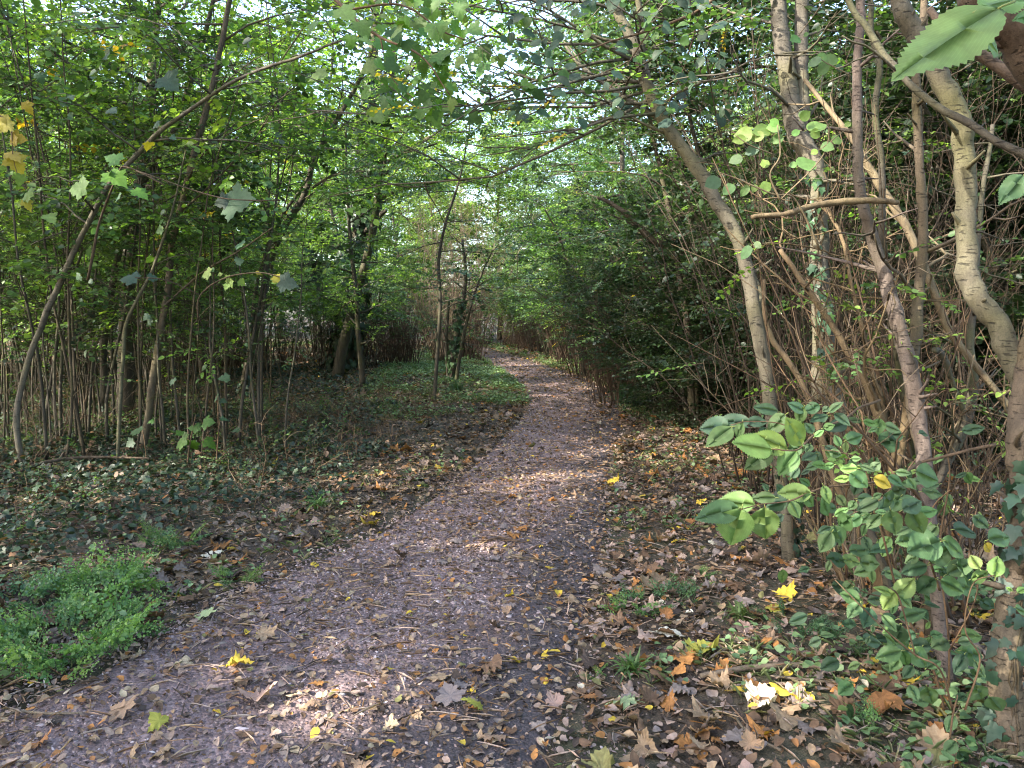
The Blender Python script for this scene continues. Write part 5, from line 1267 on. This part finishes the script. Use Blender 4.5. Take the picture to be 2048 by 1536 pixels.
# sunlit yellow green leaves on the dead sticks
elm5 = zz([(560, 760, 460, 770, 'l'), (530, 790, 440, 810, 'l'), (460, 790, 345, 790, 'l'), (420, 810, 340, 825, 'l'), (610, 730, 560, 700, 'l'), (620, 740, 540, 745, 'l'), (740, 700, 800, 650, 'l'), (740, 690, 760, 640, 'm'), (780, 760, 900, 720, 'l'), (800, 770, 860, 800, 'l'), (840, 880, 800, 900, 'l'), (860, 850, 940, 870, 'm'),
           (920, 820, 990, 820, 'l'), (1000, 740, 1040, 715, 'l'), (500, 860, 410, 900, 'b'), (400, 920, 320, 950, 'g'), (640, 800, 560, 830, 'm'), (690, 790, 740, 760, 'm'), (270, 1050, 180, 1090, 'b'), (350, 1080, 285, 1140, 'm'), (440, 1090, 385, 1150, 'm'), (480, 1080, 460, 1130, 'l'), (540, 1060, 530, 1140, 'l'), (530, 970, 520, 930, 'l'), (560, 960, 500, 960, 'l'),
           (720, 960, 670, 970, 'm'), (730, 975, 830, 940, 'm'), (860, 340, 780, 390, 'g'), (880, 350, 970, 350, 'm'), (900, 370, 840, 440, 'g'), (950, 380, 990, 420, 'b'), (840, 350, 900, 320, 'm'), (450, 1440, 390, 1520, 'g'), (470, 1420, 510, 1450, 'm'), (850, 150, 840, 190, 'm'), (90, 230, 30, 250, 'm'), (180, 190, 140, 190, 'm'), (740, 230, 680, 230, 'm'), (760, 210, 790, 190, 'm')], 1348, 0, kk)
twg5 = [[(1560, 400, 6, 3.1), (1540, 350, 4, 3.1), (1560, 310, 4, 3.1), (1555, 250, 3, 3.1)], [(1640, 500, 6, 3.2), (1590, 400, 5, 3.15), (1545, 388, 4, 3.1), (1480, 360, 4, 3.1), (1440, 345, 3, 3.1)], [(1550, 310, 3, 3.1), (1500, 290, 3, 3.05), (1470, 270, 2, 3.05)],
        [(1560, 400, 4, 3.1), (1640, 320, 3, 3.1), (1658, 260, 3, 3.1), (1640, 230, 2, 3.1)], [(1640, 300, 3, 3.1), (1690, 260, 2, 3.1)], [(1700, 150, 3, 3.1), (1660, 130, 3, 3.1), (1640, 118, 2, 3.1)]]
leafy_twigs('lit_leaf_spray', 'sunlit yellow green leaves on orange twigs in front of the leftmost trunks on the right', 'branch', twg5, elm5, 3.12, 85, cols=KC, woodc=(1.5, 1.1, .8), tmpl=[T_outline(H_ROUND, cup=.4, droop=.1, wav=.06, rs=i) for i in range(3)])
# maple leaves on the left
KM = {'g': (.060, .115, .055), 'b': (.045, .090, .055), 'l': (.19, .29, .06), 'm': (.075, .165, .030), 'y': (.42, .33, .04), 'd': (.035, .070, .035), 'v': (.095, .215, .022)}
KM = {k: tuple(.82 * c for c in v) for k, v in KM.items()}
mp1 = zz([(700, 940, 560, 880, 'm'), (650, 1000, 610, 1090, 'g'), (500, 1100, 330, 1105, 'v'), (640, 1010, 790, 1110, 'v'), (790, 1110, 910, 1190, 'v'), (230, 430, 250, 520, 'g'), (830, 500, 770, 540, 'g'), (960, 450, 1080, 560, 'b'), (640, 640, 700, 660, 'b'), (930, 720, 850, 740, 'g'), (700, 1150, 640, 1180, 'g'), (960, 1230, 910, 1260, 'g'),
           (950, 1340, 880, 1370, 'm'), (1330, 1170, 1200, 1200, 'b'), (1330, 1190, 1570, 1140, 'g'), (1560, 1160, 1650, 1210, 'v'), (1420, 1430, 1340, 1440, 'g'), (1560, 1280, 1500, 1270, 'v'), (410, 560, 440, 600, 'g'), (1000, 800, 1050, 820, 'g')], 0, 0, kk)
mpt = [T_outline(H_MAPLE, cup=c, droop=d, wav=.05, rs=i + 40, cy=.25) for i, (c, d) in enumerate([(.1, .3), (-.2, .5), (.3, .2)])]
leafy_twigs('maple_spray', 'broad maple leaves catching light in front of the arching stem at the upper left', 'branch', [[(175, 560, 7, 5.3), (200, 440, 6, 5.2), (235, 350, 5, 5.1), (255, 335, 4, 5.1), (330, 370, 3, 5.0)], [(255, 335, 3, 5.1), (420, 390, 3, 5.0), (500, 400, 3, 4.9), (560, 400, 2, 4.9)]], mp1, 5.05, 86, lsc=.68, woodc=(.5, .45, .38), tmpl=mpt, cols=KM, base=gpt(160, 1000), face=.5)
mp2 = zz([(800, 170, 650, 150, 'b'), (870, 160, 960, 165, 'b'), (870, 380, 820, 420, 'b'), (880, 400, 860, 460, 'g'), (1230, 130, 1145, 160, 'l'), (1250, 120, 1200, 110, 'm'), (1290, 150, 1280, 120, 'l'), (1350, 170, 1290, 240, 'l'), (1400, 180, 1450, 220, 'l'), (1330, 200, 1310, 250, 'l'), (1500, 130, 1550, 140, 'y'), (1600, 160, 1700, 200, 'y'), (1620, 190, 1570, 190, 'v'),
           (1640, 180, 1780, 220, 'b'), (1380, 70, 1450, 50, 'g'), (540, 180, 500, 190, 'g'), (470, 150, 420, 180, 'g')], 0, 500, kk)
leafy_twigs('maple_spray', 'sunlit yellow green maple leaves left of the dark twin stemmed tree', 'branch', [[(395, 640, 5, 5.8), (400, 590, 4, 5.75), (450, 555, 4, 5.7), (520, 545, 3, 5.7), (580, 560, 2, 5.7)], [(400, 590, 3, 5.75), (330, 560, 3, 5.6), (270, 555, 2, 5.5)]], mp2, 5.7, 87, lsc=.75, woodc=(.5, .45, .38), tmpl=mpt, cols=KM, base=gpt(400, 1000), face=.55)
mp3 = zz([(1170, 1040, 1090, 1030, 'm'), (1090, 1110, 1000, 1140, 'm'), (1120, 1120, 1140, 1190, 'v'), (1200, 1110, 1270, 1150, 'v'), (1190, 1010, 1250, 1000, 'm'), (900, 1000, 860, 1000, 'm'), (820, 1060, 760, 1060, 'g'), (780, 1120, 730, 1150, 'g'), (1290, 990, 1340, 990, 'g'), (1060, 1080, 1030, 1050, 'm'), (1400, 1050, 1350, 1060, 'd'), (1270, 860, 1240, 870, 'g'), (1290, 880, 1330, 890, 'g'), (1340, 750, 1270, 750, 'g'), (1020, 770, 980, 760, 'g')], 0, 500, kk)
leafy_twigs('maple_seedling', 'knee high maple seedling with green leaves at the foot of the leaning grey brown trunk', 'sapling', [[(372, 968, 5, 7.0), (378, 900, 4, 7.0), (385, 860, 3, 7.0), (392, 830, 2.5, 7.0)], [(430, 960, 4, 7.0), (436, 880, 3, 7.0), (435, 800, 2.5, 7.0)], [(295, 960, 3, 7.2), (290, 890, 3, 7.2), (285, 860, 2, 7.2)]], mp3, 7.0, 88, tmpl=mpt, cols=KM, face=.5)
yl = [(20, 240, -8, 262, 'y'), (25, 275, 55, 280, 'y'), (30, 270, 15, 290, 'y'), (22, 310, 42, 342, 'y'), (18, 305, 40, 318, 'y'), (50, 205, 60, 228, 'y'), (40, 350, 38, 375, 'l'), (50, 400, 60, 418, 'y'), (5, 235, 15, 245, 'y'), (95, 430, 110, 445, 'l'), (300, 285, 290, 300, 'y'), (65, 385, 30, 395, 'l')]
leafy_twigs('yellow_leaf_spray', 'glowing yellow maple leaves hanging at the upper left edge', 'branch', [[(-60, 180, 6, 4.6), (-10, 225, 4, 4.5), (20, 250, 3, 4.5), (25, 310, 2, 4.5), (35, 350, 2, 4.5)]], yl, 4.5, 89, tmpl=mpt, cols=KM, face=.6)
# bright maple leaves overhanging at the top, left of centre
r_ = np.random.default_rng(90); mt = []
for k in range(150):
    x = r_.normal(845, 75); y = r_.uniform(-30, 235); a = r_.uniform(0, 6.28); L = r_.uniform(18, 42)
    mt.append((x, y, x + math.cos(a) * L, y + abs(math.sin(a)) * L * .7 + 5, r_.choice(['v', 'v', 'm', 'l']), r_.uniform(-.5, .6)))
leafy_twigs('maple_spray', 'bright green maple leaves overhanging at the top left of centre', 'branch', [[(600, -80, 14, 5.2), (690, 20, 9, 4.9), (760, 75, 7, 4.7), (840, 110, 5, 4.6), (900, 190, 3, 4.5)], [(690, 20, 6, 4.9), (800, 10, 5, 4.8), (880, 60, 4, 4.8), (930, 80, 3, 4.8)], [(760, 75, 4, 4.7), (780, 150, 3, 4.7), (830, 200, 2, 4.6)]], mt, 4.7, 90, tmpl=mpt, cols=KM, face=.35)
r_ = np.random.default_rng(91); mt = []
for k in range(230):
    x = r_.uniform(1000, 1450); y = r_.uniform(-30, 240) ; a = r_.uniform(0, 6.28); L = r_.uniform(16, 32)
    mt.append((x, y, x + math.cos(a) * L, y + math.sin(a) * L * .6 + 6, r_.choice(['g', 'b', 'm', 'd']), r_.uniform(-.6, .6)))
leafy_twigs('hazel_spray', 'rounded green leaves overhanging the path at the top beside the left leaning trunk', 'branch', [[(1480, -60, 12, 4.9), (1400, 20, 8, 4.8), (1300, 60, 6, 4.7), (1200, 90, 4, 4.6), (1110, 130, 3, 4.5)], [(1300, 60, 4, 4.7), (1240, 150, 3, 4.7), (1190, 210, 2, 4.6)], [(1400, 20, 5, 4.8), (1370, 130, 3, 4.8), (1330, 220, 2, 4.8)]], mt, 4.7, 91, tmpl=RD, cols=KM, face=.4)

# ------------------------------------------------------------------ fallen wood
def ground_stick(name, label, pts, col, seed, cat='stick', mat=None, lift=.012, side=4, group=None):
    P = np.array([gpt(p[0], p[1]) for p in pts]); R = np.array([p[2] for p in pts]) / 2 * P[:, 1] / FPX
    P[:, 2] = height(P[:, 0], P[:, 1]) + R + lift
    Q = catmull(np.column_stack([P, R]), 6); r = np.random.default_rng(seed); b = Buf()
    P = Q[:, :3] + r.normal(0, 1, (len(Q), 3)) * Q[:, 3:].mean() * .15; b.tube(P, Q[:, 3], 9, col)
    for k in range(side):
        q = along(P, np.array([r.uniform(.1, .9)]))[0]; L = max(.03, R.mean() * r.uniform(5, 14))
        b.tube(rwalk(r, q, (r.normal(), r.normal(), .25), L, 4, .2), np.linspace(R.mean() * .45, R.mean() * .2, 5), 5, col)
    o = thing(name, label, cat, P[0], group); b.build('shaft', mat or M_STICK, o, origin=P[0], smooth=True)
ground_stick('fallen_stick', 'long pale barkless stick lying across the fallen leaves at the lower right', [(1400, 1377, 10), (1480, 1371, 12), (1560, 1366, 13), (1640, 1368, 12), (1685, 1377, 7)], (2.6, 2.3, 2.0), 1, side=1, lift=.02)
ground_stick('fallen_stick', 'second pale stick lying just below the long barkless one', [(1540, 1382, 6), (1600, 1390, 7), (1680, 1400, 7), (1730, 1440, 5)], (2.1, 1.8, 1.5), 2, side=1)
ground_stick('fallen_log', 'dark mossy log lying on the right verge beside the feathery clump', [(1268, 778, 14), (1290, 800, 14), (1330, 806, 18), (1350, 820, 22), (1400, 832, 26), (1450, 845, 24)], (.9, .9, 1.05), 3, 'log', M_BARK_D, side=6, lift=.03)
ground_stick('fallen_stick', 'straight pale branch lying in front of the dark log', [(1288, 802, 7), (1330, 816, 8), (1380, 826, 9)], (1.5, 1.25, 1.0), 4, side=2)
ground_stick('fallen_stick', 'thin pale twig on the left verge where litter meets the path', [(498, 1050, 4), (520, 1080, 5), (550, 1092, 5)], (2.0, 1.8, 1.5), 5, side=2)
ground_stick('fallen_stick', 'thin straight twig lying by the path under the small yellowish feathery plant', [(450, 1210, 4), (500, 1225, 4), (525, 1245, 3)], (1.4, 1.2, 1.1), 6, side=1)
ground_stick('fallen_stick', 'thin bent white twig at the bottom edge right of the path', [(1465, 1455, 5), (1495, 1500, 6), (1560, 1545, 6)], (2.6, 2.4, 2.1), 7, side=2)
ground_stick('fallen_stick', 'short dark twig on the path among the lower left leaves', [(20, 1428, 5), (90, 1436, 6), (165, 1434, 4)], (1.5, 1.25, 1.15), 8, side=1)
ground_stick('fallen_stick', 'bowed pale stick resting on dark ivy at the left', [(120, 950, 4), (150, 900, 5), (200, 872, 5), (260, 860, 4)], (1.2, 1.1, 1.0), 9, side=2, lift=.08)
ground_stick('fallen_stick', 'long thin branch low across the dark ground at the far left', [(-20, 1010, 6), (80, 965, 7), (180, 950, 6), (300, 950, 4)], (.7, .65, .6), 10, side=3, lift=.10)
ground_stick('fallen_stick', 'forked pale twig leaning on the leaves below the right hand trunks', [(1600, 1172, 5), (1668, 1170, 6), (1700, 1215, 6), (1760, 1255, 6), (1825, 1300, 5)], (2.4, 2.1, 1.8), 11, side=1, lift=.05)
ground_stick('fallen_stick', 'dark twig across the path in front of the bare soil patch', [(1560 - 600, 1090, 4), (1000, 1082, 5), (1040, 1088, 4)], (.7, .6, .55), 12, side=1)

# ------------------------------------------------------------------ fallen leaves one can point to
leaf_meshes = {}
def leaf_mesh(kind, i, ck, col):
    key = (kind, i, ck)
    if key not in leaf_meshes:
        T, t, q, uv = {'m': MP, 'o': OV, 'r': RD}[kind][i % len({'m': MP, 'o': OV, 'r': RD}[kind])]
        b = Buf(); b.add(T[None] * 1.0, t, q, col, uv)
        b.tube(np.array([(0, .02, 0), (.02, -.2, .01), (.0, -.42, .03)]) , [.016, .012, .014], 5, np.array(col) * .8)
        o = b.build('fallen_leaf', M_LITTER if kind != 'm' else M_LITTER, None)
        leaf_meshes[key] = o.data; bpy.data.objects.remove(o)
    return leaf_meshes[key]
def fallen_leaf(px, py, L, kind, ck, col, label, seed, yaw=None, group=None, tilt=.18):
    r = np.random.default_rng(seed); c = gpt(px, py)
    o = bpy.data.objects.new('fallen_leaf', leaf_mesh(kind, seed % 5, ck, col)); COL.objects.link(o)
    s = .86 * L * c[1] / FPX
    o.location = (c[0], c[1], hgt(c[0], c[1]) + .018 + .12 * s); o.scale = (s, s, s)
    o.rotation_euler = (r.normal(.1, tilt), r.normal(0, tilt), r.uniform(0, 6.28) if yaw is None else yaw)
    tag(o, label, 'leaf', group)
CB = {'yellow': (.60, .43, .05), 'orange': (.36, .16, .055), 'tan': (.34, .22, .14), 'brown': (.22, .125, .07), 'cream': (.66, .62, .52), 'pink': (.36, .24, .20), 'green': (.36, .44, .22), 'ygreen': (.38, .36, .06), 'grey': (.24, .19, .18)}
NAMED = [(460, 1342, 62, 'm', 'yellow', 'brightest yellow lobed leaf lying on the grit at the lower left of the path'), (628, 1132, 26, 'r', 'yellow', 'small round yellow leaf at the left edge of the path beside a grey stone'),
 (500, 1272, 30, 'o', 'yellow', 'small yellow leaf on the path above the brightest yellow leaf'), (350, 1198, 24, 'o', 'yellow', 'yellow leaf on dark litter between the feathery plants at the left'), (1095, 1311, 40, 'o', 'yellow', 'plain oval yellow leaf on the dark soil side of the path'),
 (1115, 1190, 34, 'o', 'yellow', 'oval yellow leaf near the right edge of the path above the bare soil'), (952, 1412, 55, 'm', 'ygreen', 'yellow green lobed leaf in the middle of the path near the bottom'), (1035, 1330, 28, 'o', 'yellow', 'pale yellow leaf left of the plain oval yellow leaf'),
 (635, 1466, 38, 'o', 'yellow', 'orange yellow oval leaf at the bottom of the path left of centre'), (1320, 1278, 72, 'm', 'cream', 'cream white curled lobed leaf right of the path'), (1808, 1405, 58, 'm', 'yellow', 'bright yellow leaf at the foot of the green suckers at the lower right'),
 (1560, 1236, 50, 'm', 'ygreen', 'yellow leaf speckled green amid the right verge litter'), (1395, 1328, 80, 'm', 'ygreen', 'large mottled yellow green lobed leaf beside the tiny seedling'), (1268, 1418, 78, 'm', 'green', 'pale green lobed leaf lying face down right of the path'),
 (1570, 1385, 38, 'o', 'yellow', 'bright yellow oval leaf resting on the long pale stick'), (1462, 1412, 40, 'o', 'yellow', 'clean yellow oval leaf below the long pale stick'), (1580, 1430, 60, 'o', 'yellow', 'long yellow curled leaf lower right of the long pale stick'),
 (1618, 1345, 70, 'm', 'tan', 'large tan lobed leaf just above the long pale stick'), (1740, 1440, 85, 'm', 'orange', 'long rumpled orange brown leaf at the lower right'), (1415, 1490, 0, 'm', 'tan', ''), (1230, 1500, 46, 'r', 'ygreen', ''),
 (1228, 1446, 30, 'r', 'yellow', 'yellow leaf with round holes right of the pale green lobed leaf'), (1388, 1242, 26, 'o', 'cream', 'pale cream leaf in front of the right hand feathery plant'), (1430, 1100, 30, 'm', 'cream', 'small whitish lobed leaf on the right verge below the elm sprays'),
 (255, 1436, 66, 'm', 'tan', 'broad pale tan leaf at the bottom left of the path'), (80, 1500, 54, 'm', 'orange', 'folded orange brown leaf in the bottom left corner'), (325, 1460, 50, 'm', 'ygreen', 'curled olive green leaf at the bottom left of the path'), (1100, 1422, 48, 'm', 'pink', 'pinkish lobed leaf on the dark soil at the lower right of the path'),
 (985, 1490, 60, 'm', 'tan', 'big tan leaf at the bottom of the path right of centre'), (905, 1415, 66, 'm', 'grey', 'large grey lobed leaf beside the yellow green one'), (920, 1385, 44, 'm', 'grey', 'smaller grey lobed leaf above the large grey one'), (960, 1350, 85, 'm', 'brown', 'big curled brown leaf heap in the middle of the dark soil'),
 (520, 1400, 70, 'm', 'pink', 'flat pinkish lobed leaf lying on the grit at the lower left'), (425, 1120, 40, 'm', 'cream', 'cream coloured leaf leaning on the left verge'), (408, 1245, 50, 'm', 'green', 'pale green white lobed leaf at the left edge of the path'), (540, 942, 30, 'm', 'yellow', 'yellow leaf on the dark left verge by the bramble tangle'),
 (915, 1085, 36, 'm', 'grey', 'greenish grey leaf flattened in the middle of the path'), (1018, 995, 22, 'o', 'yellow', ''), (955, 1025, 24, 'o', 'yellow', ''), (1900, 1003, 0, 'o', 'yellow', '')]
sd = 700
for (px, py, L, k, ck, lab) in NAMED:
    sd += 1
    if L and lab: fallen_leaf(px, py, L * .92, k, ck, CB[ck], lab, sd)
r_ = np.random.default_rng(33)
GRPS = [('tan', 'm', 'tan lobed fallen leaf lying on the path grit', 'tan lobed leaves fallen on the path'), ('orange', 'o', 'small orange brown fallen leaf lying on the path grit', 'small orange brown leaves fallen on the path'),
        ('pink', 'o', 'pinkish curled fallen leaf lying on the path grit', 'pinkish leaves fallen on the path'), ('yellow', 'o', 'small yellow fallen leaf lying on the path grit', 'small yellow leaves fallen on the path'),
        ('grey', 'm', 'greyish withered lobed leaf pressed on the path grit', 'greyish lobed leaves on the path')]
n = 0
while n < 135:
    y = r_.uniform(2.5, 7.5); x = r_.uniform(-2.6, 1.3)
    if path_s([x], [y])[0] > .97: continue
    px = 1024 + x / y * FPX; py = 625 + 1.55 / y * FPX
    ck, k, lab, grp = GRPS[r_.choice(5, p=[.12, .34, .28, .16, .10])]
    L = (r_.uniform(.045, .085) if k == 'm' else r_.uniform(.028, .052)) * FPX / y
    fallen_leaf(px, py, L, k, ck, CB[ck], lab, 1000 + n * 3 + r_.integers(0, 3), group=grp); n += 1
GRR = [('tan', 'm', 'tan lobed fallen leaf on the right verge litter', 'tan lobed leaves on the right verge'), ('orange', 'o', 'orange brown oval fallen leaf on the right verge litter', 'orange brown leaves on the right verge'), ('orange', 'm', 'orange brown lobed fallen leaf on the right verge litter', 'orange lobed leaves on the right verge'),
       ('pink', 'm', 'pinkish lobed fallen leaf on the right verge litter', 'pinkish lobed leaves on the right verge'), ('yellow', 'o', 'small yellow fallen leaf on the right verge litter', 'small yellow leaves on the right verge')]
n = 0
while n < 105:
    y = r_.uniform(2.4, 5.5); x = r_.uniform(.1, 2.1)
    if path_s([x], [y])[0] < 1.05: continue
    px = 1024 + x / y * FPX; py = 625 + 1.55 / y * FPX
    ck, k, lab, grp = GRR[r_.choice(5, p=[.22, .28, .18, .18, .14])]
    L = (r_.uniform(.05, .09) if k == 'm' else r_.uniform(.03, .055)) * FPX / y
    fallen_leaf(px, py, L, k, ck, CB[ck], lab, 2000 + n * 3 + r_.integers(0, 3), group=grp, tilt=.3); n += 1

# ------------------------------------------------------------------ low growth and dead twigs on the left floor
def small_protos(seed, n, name, lab, grp, cat, H, ns, leafy, col, pal=None, spread=.6, r0=.004, kink=.2, sub=3):
    out = []
    for i in range(n):
        o = twiggy(seed + i, np.array([0., 0., 0.]), H, ns, spread, col, label=lab, name=name, r0=r0, sub=sub, leafy=leafy, pal=pal, kink=kink, cat=cat)
        o['group'] = grp; out.append(o)
    return out
lab = 'low leafy bramble shoot growing on the dark floor of the left wood'
pp = small_protos(1200, 3, 'bramble_shoot', lab, 'bramble shoots on the floor of the left wood', 'bramble', .55, 7, 16, (.6, .5, .4), [(G_MID, 2), (G_DARK, 2), (G_BLUE, 1)], spread=.9, r0=.0035)
sp_ = []
rq = np.random.default_rng(81)
while len(sp_) < 120:
    y = rq.uniform(4.6, 15); x = rq.uniform(-.70 * y, -1.2)
    if side_of_path([x], [y])[0] > -2.6 - .5 * (y < 9): continue
    sp_.append((x, y, rq.uniform(.5, 1.15)))
scatter_copies(pp, sp_, 'bramb', lab); clean(pp)
lab = 'tuft of dead brown twigs standing on the floor of the left wood'
pp = small_protos(1220, 3, 'dead_twig_tuft', lab, 'dead twig tufts on the floor of the left wood', 'twigs', .8, 12, 0, (.95, .82, .66), spread=.9, r0=.0042, kink=.25)
sp_ = []
while len(sp_) < 50:
    y = rq.uniform(6.0, 16); x = rq.uniform(-.70 * y, -1.2)
    if side_of_path([x], [y])[0] > -2.1: continue
    sp_.append((x, y, rq.uniform(.5, 1.2)))
for k in range(44):
    y = rq.uniform(8.5, 13.5); sp_.append((-.25 - (14 - y) * .12 - rq.uniform(.5, 2.8), y, rq.uniform(.35, .75)))
scatter_copies(pp, sp_, 'dtt', lab); clean(pp)
lab = 'slender leafless pole sapling in the left wood'
pp = []
for i in range(4):
    w = Buf(); r = np.random.default_rng(1300 + i); P = rwalk(r, (0, 0, -.05), (r.normal(0, .12), r.normal(0, .1), 1), 5.5, 12, .045, -.01); P = catmull(P, 2); R = .017 * (1 - .75 * np.linspace(0, 1, len(P)))
    w.tube(P, R, 7, (.9, .82, .7)); l = Buf(); dress(1310 + i, w, l, P, R, t0=.12, nl=9, R=.7, subs=2, nspr=22, spr='fine', pal=PAL_L, wcol=(.9, .82, .7), up=(.3, 1.1), rb_max=.006)
    pp.append(tree_thing('pole_sapling', lab, 'sapling', (0, 0, 0), 'slender pole saplings in the left wood', w, l, M_BARK_D))
sp_ = []
while len(sp_) < 60:
    y = rq.uniform(7, 18); x = rq.uniform(-.70 * y, -2.6 - .06 * y)
    sp_.append((x, y, rq.uniform(.6, 1.1)))
scatter_copies(pp, sp_, 'pole', lab); clean(pp)

# ------------------------------------------------------------------ finer dead twigs and more leaves among the right hand trunks
for i, (px, Y, H, n, sp, lean, col, lab, lf) in enumerate([
        (1745, 3.9, 2.5, 7, .2, (-.06, .0), (1.6, 1.28, 1.0), 'fine pale tan twigs crossing in front of the ivy hung trunk', 3),
        (1810, 3.7, 2.6, 7, .22, (-.06, .0), (1.2, .95, .74), 'fine pale tan twigs crossing around the peeling reddish trunk', 3),
        (1890, 3.9, 2.8, 9, .2, (-.06, .0), (1.0, .85, .70), 'fine brown twigs filling the space left of the bowed trunk', 8),
        (1650, 5.2, 4.2, 13, .08, (.02, .0), (.42, .39, .37), 'close set grey stems standing behind the ivy hung trunk', 8),
        (1520, 6.6, 4.6, 16, .08, (.04, .0), (.33, .31, .29), 'close set dark grey stems standing behind the left leaning trunk', 10),
        (1760, 5.8, 4.4, 18, .12, (.0, .0), (.40, .37, .34), 'close set brown stems standing far behind the peeling reddish trunk', 12),
        (1880, 5.4, 4.2, 13, .14, (.0, .0), (.6, .54, .48), 'close set brown stems standing far behind the bowed trunk', 12),
        (1980, 4.6, 3.4, 16, .34, (-.05, .0), (.5, .45, .4), 'dark crooked sticks at the right edge behind the stout trunk', 16)]):
    twiggy(400 + i, g2(px, Y), H, n, sp, col, lean=lean, label=lab, name='twiggy_shrub', r0=.0062 if Y < 4.5 else .0085, sub=6, leafy=lf, pal=[(G_YEL, 1), (G_MID, 1), (G_BLUE, 1)], kink=.15)
canopy(516, 'tree right of the bend whose crown spreads across the top centre over the path', 3.0, 20.5, 10.0, 3.8, 2600, .42, [(G_BLUE, 2), (G_MID, 2), (G_YEL, 1)], lean=(-.14, 0))
canopy(517, 'unseen tree added close on the left of the viewer to shade the path', -6.2, .6, 8.5, 3.2, 2600, .42, PAL_C)  # out-of-view tree added to keep sun off the path
canopy(518, 'slim tree right of the path whose blue green crown fills the top right of centre', 3.0, 9.8, 7.8, 2.3, 1300, .48, [(G_BLUE, 2), (G_DARK, 1), (G_MID, 1)], r0=.05, lean=(-.05, 0))
canopy(519, 'low leafy tree closing over the path where it bends out of sight', 1.3, 31.5, 4.6, 2.4, 1500, .36, [(G_BLUE, 2), (G_MID, 2)], r0=.05, lean=(-.25, 0))
canopy(520, 'dark leaved tree filling the space above the evergreen bushes on the right', 3.9, 8.8, 7.5, 2.0, 1700, .30, [(G_DARK, 3), (G_BLUE, 1)], r0=.06)
canopy(521, 'dark leaved tree rising behind the leaning trunks at the top right', 4.9, 6.4, 7.5, 2.2, 1500, .34, [(G_DARK, 2), (G_MID, 1)], r0=.06)
r_ = np.random.default_rng(92); mt = []
for k in range(210):
    u = r_.random(); x = r_.normal(1750 + 90 * u, 95); y = 850 + 640 * u + r_.normal(0, 45)
    if x < 1545 + (y > 1150) * 60 or x > 1990: continue
    a = r_.uniform(-.3, 3.5); L = r_.uniform(22, 52) * (1 - .2 * u)
    mt.append((x, y, x + math.cos(a) * L, y + math.sin(a) * L * .7, r_.choice(['g', 'g', 'b', 'd', 'm']), r_.uniform(-.35, .75)))
leafy_twigs('elm_sucker', 'thick of darker green elm suckers filling the space between the trunks at the lower right', 'shrub',
    [[(1900, 1490, 8, 2.7), (1870, 1350, 7, 2.7), (1800, 1200, 6, 2.7), (1760, 1050, 5, 2.7), (1700, 920, 4, 2.7), (1650, 860, 2, 2.7)], [(1890, 1480, 7, 2.8), (1900, 1300, 6, 2.8), (1880, 1100, 5, 2.8), (1900, 950, 4, 2.8), (1880, 860, 2, 2.8)],
     [(1800, 1200, 4, 2.7), (1720, 1180, 3, 2.6), (1660, 1120, 2, 2.6)], [(1900, 1300, 4, 2.8), (1950, 1200, 3, 2.7), (1960, 1100, 2, 2.6)], [(1870, 1350, 4, 2.7), (1780, 1380, 3, 2.6), (1720, 1340, 2, 2.6)]],
    mt, 2.75, 92, cols=KC, base=np.array([1.62, 2.85, 0.02]), face=.6)
